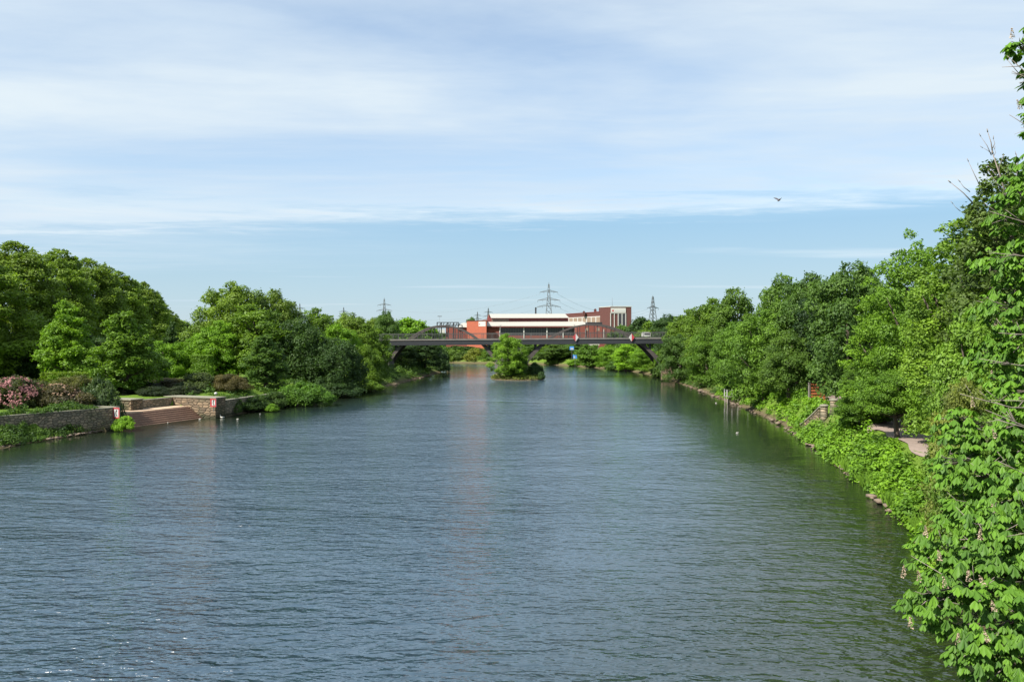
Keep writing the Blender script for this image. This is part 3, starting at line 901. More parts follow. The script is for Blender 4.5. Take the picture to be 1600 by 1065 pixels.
for i, (px, yt, wp, D, col) in enumerate([(672, 541, 46, 300, MIDG), (696, 541, 46, 306, (0.065, 0.12, 0.028)), (716, 540, 46, 304, DARKG), (736, 541, 42, 306, (0.10, 0.15, 0.03)),
                                          (775, 538, 40, 300, DARKG), (800, 536, 50, 302, MIDG), (826, 537, 50, 298, DARKG), (852, 536, 50, 296, MIDG), (880, 535, 50, 294, DARKG)]):
    T('f_round', px, yt, wp, D, col, ['low round tree at the far bend behind the dark left bank', 'soft green round tree left of the orange reflection at the far bend', 'dark round tree of the far bend between two lighter ones',
      'yellow-green round tree left of the sunlit orange brick wall', 'dark round tree right of the sunlit orange brick wall under the deck', 'far round tree hidden behind the island tree', 'far dark tree behind the bridge pier',
      'far green tree just right of the bridge pier', 'far dark tree behind the willow-green round tree'][i], group='trees along the far river bend')

# pink blossom on the rhododendron
def blossoms(parent, seed, n, Rr, Ht, size, mat, azc=None):
    g = np.random.default_rng(seed)
    d = unit(g.normal(size=(n * 3, 3))); d = d[d[:, 2] > 0.05]
    d = d[(d[:, 1] < 0.4)][:n]
    clus = unit(g.normal(size=(34, 3)) + np.array([-0.5, -0.6, 0.9]))
    near = (d @ clus.T).max(1) > g.uniform(0.945, 0.995, len(d))
    d = d[near]
    p = d * np.array([Rr, Rr, Ht]) * g.uniform(0.97, 1.08, len(d))[:, None]
    pp, nn = [], []
    for j in range(7):
        pp.append(p + g.normal(size=p.shape) * size * 0.5); nn.append(unit(d + g.normal(size=p.shape) * 0.6))
    v, f = leaf_faces(np.concatenate(pp), np.concatenate(nn), size, size * 0.9, g)
    me = raw_mesh('blossom', v, f, mat, False)
    return link('blossom', me, parent)


rh = [o for o in COL.objects if o.name.startswith('rhododendron_bush')]
blossoms(rh[0], 3, 1500, 2.9, 3.05, 0.11, M['pink'])
M['fade'] = simple('faded blossom', (0.34, 0.22, 0.14), 0.8, 0, 0.4, 2.5)
blossoms(rh[1], 4, 420, 2.9, 3.1, 0.14, M['fade'])

# ------------------------------------------------------------------ undergrowth of the banks (uncountable)
def strip_points(n, ya, yb, side, s0, s1, g):
    """points on the bank, s0..s1 metres behind the waterline"""
    k = RIVER[1:11] if side == 'R' else RIVER[23:33][::-1]
    y = g.uniform(ya, yb, n)
    xb = np.interp(y, k[:, 1], k[:, 0])
    s = g.uniform(s0, s1, n)
    x = xb + s if side == 'R' else xb - s
    return x, y, s


def undergrowth(name, label, parts, col, seed, mat='leaf'):
    g = np.random.default_rng(seed)
    PP, NN, TT, LL = [], [], [], []
    for (n, ya, yb, side, s0, s1, rad, hh, leaf, per, excl) in parts:
        x, y, s = strip_points(n, ya, yb, side, s0, s1, g)
        if excl is not None:
            kk = ~excl(x, y)
            x, y = x[kk], y[kk]
        z = height(x, y)
        for xi, yi, zi in zip(x, y, z):
            if zi < 0.02: continue
            r = rad * g.uniform(0.6, 1.3); h_ = hh * g.uniform(0.35, 1.2) * (1.0 + 0.45 * sin(xi * 1.3 + yi * 0.8))
            d = unit(g.normal(size=(per, 3))); d[:, 2] = np.abs(d[:, 2])
            q = d * np.array([r, r, h_]) * g.uniform(0.6, 1.05, per)[:, None]
            PP.append(q + np.array([xi, yi, zi])); NN.append(unit(d * 0.6 + np.array([0, 0, 0.6]) + g.normal(size=d.shape) * 0.45))
            TT.append(np.clip(0.45 + 0.25 * sin(xi * .9 + yi * 1.4) + g.normal() * 0.22 + g.normal(size=per) * 0.15, 0, 1)); LL.append(np.full(per, leaf))
    PP = np.concatenate(PP); NN = np.concatenate(NN); TT = np.concatenate(TT); LL = np.concatenate(LL)
    v, f = leaf_faces(PP, NN, LL[:, None], LL[:, None] * 0.72, g)
    o = link(name, raw_mesh(name, v, f, M[mat], False, TT))
    o.color = tuple(col) + (1,)
    tag(o, label, 'undergrowth', kind='stuff')
    return o


def on_path(x, y):
    cpx = np.interp(y, [30, 45, 52, 60, 75, 90], [20.5, 24.2, 25.8, 27.4, 31.0, 34])
    a = (np.abs(x - cpx) < 2.25) & (y > 36) & (y < 100)
    b = (np.abs(x - 28.0) < 1.5) & (y > 68.5) & (y < 77.5)
    return a | b | ((np.sin(x * 1.7 + y * 0.6) + np.sin(y * 1.1)) > 1.35)


undergrowth('knotweed_undergrowth', 'bright lime broad-leaved knotweed covering the near right bank',
            [(400, 31, 78, 'R', 0.1, 3.3, 0.72, 1.0, 0.22, 150, on_path), (300, 31, 78, 'R', -0.1, 1.2, 0.35, 0.4, 0.15, 60, on_path), (300, 78, 128, 'R', 0.5, 3.4, 0.6, 0.7, 0.24, 55, lambda x, y: (np.abs(y - 112) < 2.0) & (x < 33))],
            (0.145, 0.285, 0.025), 5, 'leaf_big')
undergrowth('bank_undergrowth', 'dark green weeds and scrub along the river edges',
            [(420, 118, 200, 'R', 0.6, 7, 0.9, 1.0, 0.30, 45, None), (320, 94, 205, 'L', 0.6, 8, 0.9, 1.0, 0.30, 50, None),
             (560, 56, 79, 'L', 0.3, 4.0, 0.5, 0.60, 0.17, 60, None), (250, 12, 32, 'R', 0.6, 8, 0.7, 0.8, 0.2, 60, None)],
            (0.06, 0.12, 0.022), 6)


def blades(name, label, n, ya, yb, side, s0, s1, hgt, wd, col, seed):
    g = np.random.default_rng(seed)
    x, y, s = strip_points(n, ya, yb, side, s0, s1, g)
    # clumped
    cl = np.sin(y * 0.9) + np.sin(y * 2.3 + 1) + g.uniform(-1.2, 1.2, n)
    k = cl > 0.1
    x, y = x[k], y[k]
    z = np.maximum(height(x, y), 0)
    kk = ~((x < 0) & (y > 78.5) & (y < 97)); x, y, z = x[kk], y[kk], z[kk]
    m = len(x)
    hh = hgt * g.uniform(0.5, 1.2, m); a = g.uniform(0, 2 * pi, m)
    lean = g.uniform(0.05, 0.5, m) * hh
    dx, dy = np.cos(a), np.sin(a)
    px_, py_ = -dy * wd, dx * wd
    v = np.stack([np.stack([x - px_, y - py_, z], 1), np.stack([x + px_, y + py_, z], 1),
                  np.stack([x + dx * lean * .35 + px_ * .8, y + dy * lean * .35 + py_ * .8, z + hh * .6], 1), np.stack([x + dx * lean, y + dy * lean, z + hh], 1)], 1).reshape(-1, 3)
    f = np.arange(m * 4).reshape(m, 4)
    o = link(name, raw_mesh(name, v, f, M['leaf_big'], False, g.uniform(0.2, 0.9, m)))
    o.color = tuple(col) + (1,)
    tag(o, label, 'reeds', kind='stuff')


blades('reeds', 'tall blade-like reeds growing in clumps at the right waterline', 9000, 30, 76, 'R', -0.1, 0.9, 0.7, 0.02, (0.13, 0.25, 0.03), 8)
blades('grass', 'ragged grass on the left bank foot and lawn edge', 14000, 58, 100, 'L', 0.2, 4.4, 0.4, 0.02, (0.10, 0.19, 0.03), 9)


def rocks(name, label, n, ya, yb, side, s0, s1, sz, seed, excl=None):
    g = np.random.default_rng(seed)
    x, y, s = strip_points(n, ya, yb, side, s0, s1, g)
    k = (np.sin(y * 0.55 + seed) + g.uniform(-0.9, 1.1, n)) > 0.15
    x, y = x[k], y[k]
    ico = np.array([(0, 0, 1), (.89, 0, .45), (.28, .85, .45), (-.72, .53, .45), (-.72, -.53, .45), (.28, -.85, .45),
                    (.72, .53, -.45), (-.28, .85, -.45), (-.89, 0, -.45), (-.28, -.85, -.45), (.72, -.53, -.45), (0, 0, -1)])
    fc = np.array([(0, 1, 2), (0, 2, 3), (0, 3, 4), (0, 4, 5), (0, 5, 1), (1, 6, 2), (2, 7, 3), (3, 8, 4), (4, 9, 5), (5, 10, 1), (6, 7, 2), (7, 8, 3), (8, 9, 4),
                   (9, 10, 5), (10, 6, 1), (11, 7, 6), (11, 8, 7), (11, 9, 8), (11, 10, 9), (11, 6, 10)])
    V, Fc = [], []
    for i, (a, b) in enumerate(zip(x, y)):
        q = ico * (1 + g.normal(size=(12, 1)) * 0.16) * sz * (0.3 + min(1.2, g.exponential(0.5))) * np.array([1.4, 1, 0.5])
        an = g.uniform(0, 6.28); c_, s_ = cos(an), sin(an)
        q = q @ np.array([[c_, s_, 0], [-s_, c_, 0], [0, 0, 1]])
        V.append(q + np.array([a, b, max(0.02, 0.06 + 0.1 * g.uniform())])); Fc.append(fc + 12 * i)
    tag(link(name, raw_mesh(name, np.concatenate(V), np.concatenate(Fc), M['rock'])), label, 'stones', kind='stuff')


rocks('shore_stones', 'broken brown stones lining the right waterline', 330, 28, 150, 'R', -0.35, 0.4, 0.20, 3)
rocks('shore_stones', 'pale stones along the waterline below the left quay wall', 320, 58, 80, 'L', -0.2, 0.4, 0.14, 4)
rocks('shore_stones', 'dark and pale stones at the left waterline beyond the pier', 160, 98, 200, 'L', -0.2, 0.4, 0.18, 5)

# island edge
g = np.random.default_rng(12)
an = g.uniform(0, 2 * pi, 1500); q = np.sqrt(g.uniform(0.55, 1.05, 1500))
ix = 1.2 + 5.6 * q * np.cos(an); iy = 177 + 8.2 * q * np.sin(an)
iz = np.maximum(height(ix, iy), 0.0)
P_ = np.stack([ix, iy, iz + g.uniform(0.05, 0.5, 1500)], 1)
v, f = leaf_faces(P_, unit(g.normal(size=(1500, 3)) * .6 + [0, 0, 1]), 0.42, 0.28, g)
o = link('island_grass', raw_mesh('island_grass', v, f, M['leaf'], False, g.uniform(0, 1, 1500)))
o.color = (0.13, 0.17, 0.04, 1)
tag(o, 'yellow-green grass fringing the small island', 'grass', kind='stuff')

# ------------------------------------------------------------------ horse chestnut in the near right corner
def chestnut():
    root_loc = Vector((14.2, 18.2, 2.2))
    root = empty('horse_chestnut_tree', root_loc)
    tag(root, 'horse chestnut with drooping fingered leaves and pinkish flower spikes in the near right corner', 'tree')
    g = np.random.default_rng(44)
    blobs = []
    for (px, py, D, r) in [
        (1478, 868, 15.6, .62), (1545, 850, 15.2, .85), (1615, 835, 15.6, 1.1), (1455, 940, 14.6, .48), (1525, 935, 14.6, .80), (1600, 925, 14.8, 1.1),
        (1530, 1010, 14.0, .50), (1585, 1040, 13.8, .70), (1650, 1040, 14.2, 1.0), (1500, 985, 14.4, .30), (1560, 1110, 13.8, .7),
        (1498, 665, 17.6, .45), (1482, 725, 17.0, .40), (1532, 745, 17.0, .65), (1565, 485, 18.0, .5), (1548, 410, 18.6, .42), (1580, 770, 16.4, .75), (1510, 800, 16.6, .50), (1545, 700, 17.6, .60), (1600, 690, 17.0, .80), (1505, 690, 18.4, .42), (1590, 610, 17.6, .62), (1545, 560, 18.4, .45),
        (1610, 530, 17.6, .70), (1585, 455, 18.2, .48), (1612, 400, 17.6, .62), (1570, 345, 18.4, .36), (1600, 300, 17.6, .50), (1622, 255, 17.4, .42),
        (1592, 76, 16.6, .24), (1622, 110, 16.8, .35), (1618, 180, 16.8, .22), (1608, 205, 16.8, .10), (1640, 60, 17, .5), (1660, 150, 17.2, .7),
        (1680, 280, 17.6, 1.1), (1690, 420, 17.6, 1.2), (1700, 560, 17.6, 1.3), (1690, 700, 17, 1.3), (1700, 860, 16, 1.3), (1760, 240, 19, 1.5), (1780, 420, 20, 1.6),
        (1800, 620, 20, 1.6), (1790, 820, 19, 1.5), (1900, 300, 20, 1.8), (1900, 520, 21, 1.8), (1920, 720, 20, 1.7), (1850, 120, 19, 1.3), (1740, 60, 18.4, 1.0)]:
        blobs.append((np.array(P(px, py, D)), r))
    P_, Hd, S_ = [], [], []
    for c, r in blobs:
        m = int(150 * r * r + 26 * r + 6) if c[0] > 11.4 else int(210 * r * r + 30 * r + 8)
        d = unit(g.normal(size=(int(m * 1.7), 3)))
        d = d[(d[:, 2] > -0.55) | (g.uniform(0, 1, len(d)) < 0.35)][:m]
        # tiers: leaves sit on flattened whorls
        rr = r * g.uniform(0.55, 1.18, len(d))
        p = c + d * rr[:, None] * np.array([1, 1, 0.85])
        p[:, 2] += 0.05 * np.sin(p[:, 2] * 18)
        P_.append(p)
        hd = d * np.array([1, 1, 0]) + g.normal(size=d.shape) * 0.45 + np.array([-0.28, -0.30, 0])
        hd[:, 2] = 0
        Hd.append(unit(hd)); S_.append(g.uniform(0.6, 1.2, len(d)))
    P_ = np.concatenate(P_); Hd = np.concatenate(Hd); S_ = np.concatenate(S_)
    n = len(P_)
    side = np.stack([-Hd[:, 1], Hd[:, 0], np.zeros(n)], 1)
    ups = np.array([0, 0, 1.0])
    droop0 = g.uniform(0.25, 1.05, n)
    VV, TT = [], []
    tint = np.clip(0.5 + g.normal(size=n) * 0.32, 0, 1)
    NL = 7
    for j in range(NL):
        a = (j - (NL - 1) / 2) * 0.60 + g.normal(size=n) * 0.07
        ln = (1.0 - 0.09 * abs(j - (NL - 1) / 2)) * 0.205 * S_ * g.uniform(0.9, 1.1, n)
        hor = Hd * np.cos(a)[:, None] + side * np.sin(a)[:, None]
        dr = droop0 + g.normal(size=n) * 0.12 + 0.10 * abs(j - 3)
        ax = unit(hor * np.cos(dr)[:, None] - ups * np.sin(dr)[:, None])
        ws = unit(np.cross(ax, ups)); nr = np.cross(ws, ax)
        wdt = ln * 0.21

        def pt(t, s, lift):
            bend = -(t * t) * 0.18 * ln
            return P_ + ax * (ln * t)[:, None] + ws * (wdt * s)[:, None] + nr * (lift * wdt + bend)[:, None]
        B_ = pt(0.04, 0, 0); R1 = pt(0.42, 0.62, 0.12); R2 = pt(0.74, 1.0, 0.18); T_ = pt(1.03, 0, 0); L1 = pt(0.42, -0.62, 0.12); L2 = pt(0.74, -1.0, 0.18); Mm = pt(0.62, 0, -0.25)
        VV.append(np.stack([B_, R1, R2, T_, L2, L1, Mm], 1))
        TT.append(tint)
    V = np.stack(VV, 1).reshape(-1, 7, 3)
    base = (np.arange(len(V)) * 7)[:, None, None]
    tri = np.array([[0, 1, 6], [1, 2, 6], [2, 3, 6], [3, 4, 6], [4, 5, 6], [5, 0, 6]])[None]
    Fc = (base + tri).reshape(-1, 3)
    tn = np.repeat(np.stack(TT, 1).reshape(-1), 6)
    V = V.reshape(-1, 3) - np.array(root_loc)
    cr = link('crown', raw_mesh('crown', V, Fc, M['leaf_big'], False, tn), root)
    cr.color = (0.098, 0.215, 0.026, 1)
    # trunk and limbs
    mb = MB()
    top = Vector((14.0, 18.4, 16.5))
    mb.tube([root_loc - Vector((0, 0, .8)), root_loc + Vector((0, 0, .5)), Vector((14.1, 18.2, 6)), Vector((14.0, 18.4, 11)), top], [.55, .42, .34, .24, .08], 12)
    tb = MB()
    rd = random.Random(3)
    for c, r in blobs:
        c = Vector(c)
        s = Vector((14.1, 18.3, min(14.5, max(4.2, c.z * 0.9 - 0.2))))
        mid = s.lerp(c, .5) + Vector((0, 0, .35))
        mb.tube([s, mid, c], [.11, .055, .016], 7)
        for _ in range(int(5 + 8 * r)):
            e = c + Vector((rd.uniform(-1, 1), rd.uniform(-1, 1), rd.uniform(-.7, .9))) * r
            tb.tube([mid.lerp(c, rd.uniform(.45, .95)), c.lerp(e, .5) + Vector((0, 0, .04)), e], [.014, .009, .004], 4)
    # bare grey twigs showing in front of the leaves
    for (a, b, D) in [((1600, 630), (1500, 615), 16.2), ((1600, 662), (1540, 640), 16.2), ((1600, 600), (1545, 625), 16.6), ((1600, 655), (1555, 655), 16), ((1600, 500), (1560, 520), 17),
                      ((1600, 555), (1530, 560), 16.6), ((1600, 340), (1545, 330), 17), ((1600, 205), (1576, 180), 16.6), ((1590, 130), (1572, 88), 16.5), ((1600, 122), (1580, 112), 16.5),
                      ((1600, 380), (1550, 395), 17), ((1600, 740), (1560, 720), 16)]:
        A = P(a[0] + 60, a[1] + 8, D); E = P(b[0], b[1], D - .2)
        md = A.lerp(E, .5) + Vector((0, 0, -.12))
        tb.tube([A, md, E], [.015, .010, .005], 5)
        for q in range(3):
            s = md.lerp(E, rd.uniform(0, .8)); tb.tube([s, s + Vector((rd.uniform(-.35, -.1), rd.uniform(-.1, .1), rd.uniform(-.15, .3)))], [.009, .004], 4)
    mb.build('trunk', M['bark'], root).location = -root_loc
    tb.build('twigs', M['twig'], root).location = -root_loc
    # flower spikes
    fg = np.random.default_rng(9)
    spots = [(1413, 898, 14.4), (1470, 872, 15.0), (1438, 905, 14.6), (1478, 915, 14.2), (1515, 905, 14.0), (1537, 912, 13.9), (1555, 952, 13.8), (1424, 978, 14.1), (1499, 1004, 13.8),
             (1447, 835, 15.2), (1533, 840, 14.7), (1555, 800, 15.3), (1530, 690, 17.2), (1556, 682, 16.6), (1520, 633, 17.6), (1556, 508, 17.7), (1552, 590, 17.7), (1580, 58, 16.5), (1592, 168, 16.7), (1545, 1000, 13.4)]
    for px, py, D in spots:
        c = P(px, py, D)
        lean = Vector((fg.uniform(-.5, .1), 0, 1)).normalized()
        n = 70
        t = fg.uniform(0, 1, n)
        a = fg.uniform(0, 2 * pi, n)
        rr = 0.045 * (1 - t * 0.85)
        pp = np.array(c)[None] + np.array(lean)[None] * (t * 0.20 - 0.04)[:, None] + np.stack([rr * np.cos(a), rr * np.sin(a), np.zeros(n)], 1)
        v, f = leaf_faces(pp, unit(fg.normal(size=(n, 3))), 0.028, 0.025, fg)
        me = raw_mesh('flower_spike', v - np.array(root_loc), f, M['flower'])
        link('flower_spike', me, root)
    return root


chestnut()

# bare leader twigs of the dark small-leaved tree
tw = MB()
rd = random.Random(5)


def twig(p0, p1, D, r=.03):
    A = P(p0[0], p0[1], D); E = P(p1[0], p1[1], D)
    tw.tube([A, A.lerp(E, .5) + Vector((rd.uniform(-.08, .08), 0, 0)), E], [r, r * .6, r * .35], 5)
    tw.tube([E - (E - A).normalized() * .02, E + (E - A).normalized() * .12], [r * .9, r * .5], 5)


DT = 34.0
for a, b, r in [((1575, 320), (1550, 240), .05), ((1550, 240), (1542, 206), .03), ((1548, 243), (1531, 213), .02), ((1550, 232), (1551, 217), .02), ((1548, 240), (1534, 231), .016),
                ((1551, 245), (1553, 233), .016), ((1560, 275), (1566, 246), .02), ((1562, 280), (1545, 262), .02), ((1585, 290), (1587, 245), .018), ((1565, 300), (1545, 270), .016),
                ((1520, 318), (1484, 285), .03), ((1515, 300), (1499, 284), .02), ((1530, 290), (1512, 252), .02), ((1500, 330), (1488, 318), .015), ((1590, 262), (1586, 241), .015)]:
    twig(a, b, DT, r)
dark_tree = [o for o in COL.objects if o.get('label', '').startswith('dark small-leaved tree with bare twigs')][0]
bpy.context.view_layer.update()
o = tw.build('twigs', M['twig'])
o.parent = dark_tree
o.matrix_parent_inverse = dark_tree.matrix_world.inverted()

# ------------------------------------------------------------------ path, gate, pillars, jetty (right bank)
def strip_sheet(cl, wd, dz, name, mat, label):
    vs, fs = [], []
    cl = [Vector((a, b)) for a, b in cl]
    fine = []
    for a, b in zip(cl[:-1], cl[1:]):
        k = max(1, int((b - a).length / 0.6))
        fine += [a.lerp(b, i / k) for i in range(k)]
    fine.append(cl[-1])
    nacross = 7
    for i, p in enumerate(fine):
        d = (fine[min(i + 1, len(fine) - 1)] - fine[max(0, i - 1)]).normalized(); nn = Vector((-d.y, d.x))
        for j in range(nacross):
            q = p + nn * wd * (j / (nacross - 1) - 0.5) * (1 + .12 * sin(i * .7))
            vs.append((q.x, q.y, max(hz(q.x, q.y), hz(p.x, p.y) if abs(j - 3) < 3 else 0) + dz))
    for i in range(len(fine) - 1):
        for j in range(nacross - 1):
            a = i * nacross + j
            fs.append((a, a + 1, a + 1 + nacross, a + nacross))
    mb = MB(); mb.add(vs, fs, True)
    return tag(mb.build(name, mat), label, kind='structure')


strip_sheet([(20.5, 30), (24.2, 45), (25.8, 52), (27.4, 60), (31.0, 75), (36, 95), (42, 130)], 3.2, 0.05, 'path', M['path'], 'reddish worn footpath along the right bank')

# gate of red-brown boards, posts either side
gx, gy = X(1277, 84), 84.0
gz = hz(gx, gy)
gr = empty('board_gate', (gx, gy, gz), R(14))
tag(gr, 'gate of red-brown horizontal boards between two posts under the dark trees', 'gate')
for i in range(5):
    MB().box(-.78, .72, -.025, .025, .32 + i * .30, .32 + i * .30 + .19).build('board', M['rust_wood'], gr)
MB().box(.72, .90, -.09, .09, -.3, 2.05).build('post', M['rust_wood'], gr)
MB().box(-.98, -.82, -.08, .08, -.3, 1.85).build('post', M['timber'], gr)
# wire mesh fence next to it
fx0, fx1 = X(1292, 82), X(1335, 76)
fe = empty('wire_fence', (fx0, 82, hz(fx0, 82)))
tag(fe, 'thin grey wire fence running right from the board gate', 'fence')
fm = MB(); pm = []
for i in range(4):
    t = i / 3; x = (fx1 - fx0) * t; y = -6 * t
    MB().tube([(x, y, -.2), (x, y, 1.25)], .03, 6).build('post', M['rail'], fe)
for zz in (.3, .6, .9, 1.2):
    fm.tube([(0, 0, zz), (fx1 - fx0, -6, zz)], .012, 4)
fm.build('wire', M['rail'], fe)

for i, (px, D, hh, lab) in enumerate([(1288, 73.0, 1.45, 'taller round stone pillar with pale cap beside the landing stairs'), (1303, 72.0, 1.15, 'shorter round stone pillar with pale cap, right of its taller twin')]):
    x = X(px, D); z = hz(x, D)
    r = empty('stone_pillar', (x, D, z))
    tag(r, lab, 'pillar', 'stone pillars at the stairs to the water')
    MB().lathe((0, 0, 0), [(.36, -.3), (.36, .05), (.31, .12), (.31, hh)], 18).build('shaft', M['stone_wall'], r)
    MB().lathe((0, 0, hh), [(.33, 0.0), (.38, .02), (.38, .10), (.20, .17)], 18).build('cap', M['cap'], r)
# sloping stone parapet to the water
a = (X(1284, 74.5), 74.5); b = (X(1252, 78.5), 78.5)
mb = MB(); N = 10
for i in range(N):
    t0, t1 = i / N, (i + 1) / N
    p = Vector(a).lerp(Vector(b), t0); q = Vector(a).lerp(Vector(b), t1)
    z0 = 2.0 * (1 - t0) ** 1.2 + .6; z1 = 2.0 * (1 - t1) ** 1.2 + .6
    d = (q - p).normalized() * 0.001
    nn = Vector((-(q - p).normalized().y, (q - p).normalized().x)) * .22
    mb.prism([p - nn, q - nn, q + nn, p + nn], -.3, [z0, z1, z1, z0])
r = mb.build('stair_parapet', M['stone_light'])
tag(r, 'low stone parapet sloping down to the water below the two round pillars', 'wall')
cp = MB()
pts = [(a[0] + (b[0] - a[0]) * t, a[1] + (b[1] - a[1]) * t, 2.0 * (1 - t) ** 1.2 + .65) for t in np.linspace(0, 1, 11)]
for p, q in zip(pts[:-1], pts[1:]): cp.beam(p, q, .56, .10)
cp.build('coping', M['cap'], r)

# jetty
jx, jy = 28.7, 112.0
j = empty('jetty', (jx, jy, 0))
tag(j, 'small wooden jetty with pale railing posts reaching from the right bank', 'jetty')
MB().box(0, 4.8, -.7, .7, .78, .92).build('deck', M['timber'], j)
for (x, y) in ((.15, -.6), (.15, .6), (1.6, -.6), (1.6, .6)):
    MB().tube([(x, y, -1), (x, y, .78)], .09, 8).build('pile', M['timber'], j)
for (x, y) in ((.08, -.66), (.08, .66), (.75, -.66), (1.5, -.66), (2.9, -.66)):
    MB().box(x - .05, x + .05, y - .05, y + .05, .92, 1.85).build('post', M['white'], j)
rl = MB(); rl.box(.03, 3.0, -.69, -.63, 1.70, 1.76); rl.box(.05, .11, -.6, .6, 1.70, 1.76); rl.build('handrail', M['rail'], j)
MB().box(.35, 1.45, -.5, .5, -.5, .74).build('plinth', M['stone_light'], j)

# ruined stonework by the right bridge end
x, y = X(1043, 166), 166
rn = MB()
for i, (u, hh) in enumerate([(0, 2.6), (.55, 2.2), (1.1, 1.5), (1.6, 1.9), (2.1, 1.2)]):
    rn.box(x - 1.2 + u, x - 1.2 + u + .55, y, y + .6, .2, .9 + hh)
tag(rn.build('ruined_wall', M['stone_light']), 'crumbling pale masonry block at the right waterline before the bridge', 'wall')

# ------------------------------------------------------------------ left bank: quay wall, landing, signs
def wall(name, pts, t, z0, z1, mat, label, cope=True):
    m_ = MB(); c_ = MB()
    o_ = pts[0]
    for a, b in zip(pts[:-1], pts[1:]):
        m_.slab(a, b, t, z0, z1)
        c_.slab(a, b, t + .06, z1, z1 + .07, -.03)
    w_ = m_.build(name, mat)
    tag(w_, label, 'wall')
    if cope: c_.build('coping', M['cap'], w_)
    return w_


wall('quay_wall', [tuple(WALL[0]), tuple(WALL[1]), tuple(O2)], .5, -.6, 2.14, M['stone_wall'], 'long low sandstone quay wall running along the left lawn')
# landing recess
ld = empty('landing_stairs', (LP(7, 3)[0], LP(7, 3)[1], 0))
tag(ld, 'broad stone landing stairs stepping down into the water on the left bank', 'steps')


def lbox(u0, u1, v0, v1, z0, z1, mb=None):
    mb = mb or MB()
    return mb.prism([LP(u0, v0), LP(u0, v1), LP(u1, v1), LP(u1, v0)][::-1], z0, z1)


off = Vector(ld.location)
for i in range(7):
    v0 = .6 + i * .30
    o = lbox(.55, L_LEN - .1, v0, v0 + .305, -.6, .03 + i * .185).build('step', M['steps'], ld); o.location = -off
o = lbox(.55, L_LEN - .1, 2.71, 6.0, -.6, 1.24).build('platform', M['platform'], ld); o.location = -off
wall('landing_back_wall', [LP(-.3, 6.0), LP(5.9, 6.0)], .5, -.4, 2.2, M['stone_wall'], 'hidden rear wall of the landing behind the quay wall corner')
m_ = MB(); m_.prism([LP(6.0, 4.2), LP(7.6, 4.2), LP(7.6, 7.0), LP(6.0, 7.0)], -.4, 2.3)
o = m_.build('landing_buttress', M['stone_light']); tag(o, 'rough sunlit sandstone buttress at the back left of the landing', 'wall')
m_ = MB(); m_.prism([LP(5.9, 4.1), LP(7.65, 4.1), LP(7.65, 7.0), LP(5.9, 7.0)], 2.3, 2.41); m_.build('coping', M['cap'], o)
wall('landing_back_wall', [LP(7.7, 5.0), LP(L_LEN - .02, 5.0)], .5, -.4, 2.1, M['stone_wall'], 'shaded rear wall of the landing below the dark shrubs')
# side walls
s1 = wall('landing_side_wall', [LP(.5, -.1), LP(.5, 5.98)], .48, -.5, 2.16, M['stone_wall'], 'side wall of the landing at the end of the quay wall')
m_ = MB(); m_.prism([LP(L_LEN, -1.0), LP(L_LEN + 1.6, -1.0), LP(L_LEN + 1.6, 6.28), LP(L_LEN, 6.28)], -.6, 2.18)
sp = m_.build('stone_pier', M['stone_light']); tag(sp, 'blocky sandstone pier closing the right end of the landing', 'wall')
m_ = MB(); m_.prism([LP(L_LEN - .08, -1.08), LP(L_LEN + 1.68, -1.08), LP(L_LEN + 1.68, 6.28), LP(L_LEN - .08, 6.28)], 2.18, 2.28); m_.build('coping', M['cap'], sp)
q0 = LP(L_LEN + 1.62, -.4)
wall('quay_wall', [q0, (-30.2, 103.5), (-27.5, 118)], .5, -.4, 1.75, M['stone_wall'], 'overgrown low quay wall running on beyond the stone pier')


def nav_sign(px, py, D, label, wdt, tilt):
    p = P(px, py, D)
    s = empty('river_sign', p, R(tilt)); tag(s, label, 'sign', 'red framed river signs at the landing')
    h = wdt * .56; w2 = wdt / 2
    MB().box(-w2, w2, 0, .05, -h, h).build('panel', M['white'], s)
    fr = MB()
    t = .13
    fr.box(-w2, w2, -.02, .0, h - t, h); fr.box(-w2, w2, -.02, 0, -h, -h + t); fr.box(-w2, -w2 + t * 1.5, -.02, 0, -h + t, h - t); fr.box(w2 - t, w2, -.02, 0, -h + t, h - t)
    fr.build('frame', M['red'], s)
    mk = MB()
    pts = [(.10, -.02, .30), (.02, -.02, .16), (0, -.02, 0), (.04, -.02, -.16), (.14, -.02, -.28)]
    for a, b in zip(pts[:-1], pts[1:]):
        mk.beam(a, b, .02, .09)
    mk.build('mark', M['black'], s)
    MB().box(-.04, .04, .05, .11, -h - .5, h).build('bracket', M['rail'], s)


nav_sign(181, 645, 79.3, 'red framed white river sign with a black mark on the end of the quay wall', .92, -24)
nav_sign(333, 629, 90.6, 'red framed white river sign with a black mark on the stone pier', .80, -22)

# globe lamp above the pier
x, y = X(337, 97), 97.0
lp = empty('globe_lamp', (x, y, hz(x, y))); tag(lp, 'small white globe lamp on a short post above the stone pier', 'lamp')
MB().tube([(0, 0, -.1), (0, 0, .7)], .05, 8).build('post', M['rail'], lp)
MB().lathe((0, 0, .7), [(.05, 0), (.14, .06), (.20, .18), (.14, .31), (.03, .36)], 14).build('globe', M['white'], lp)

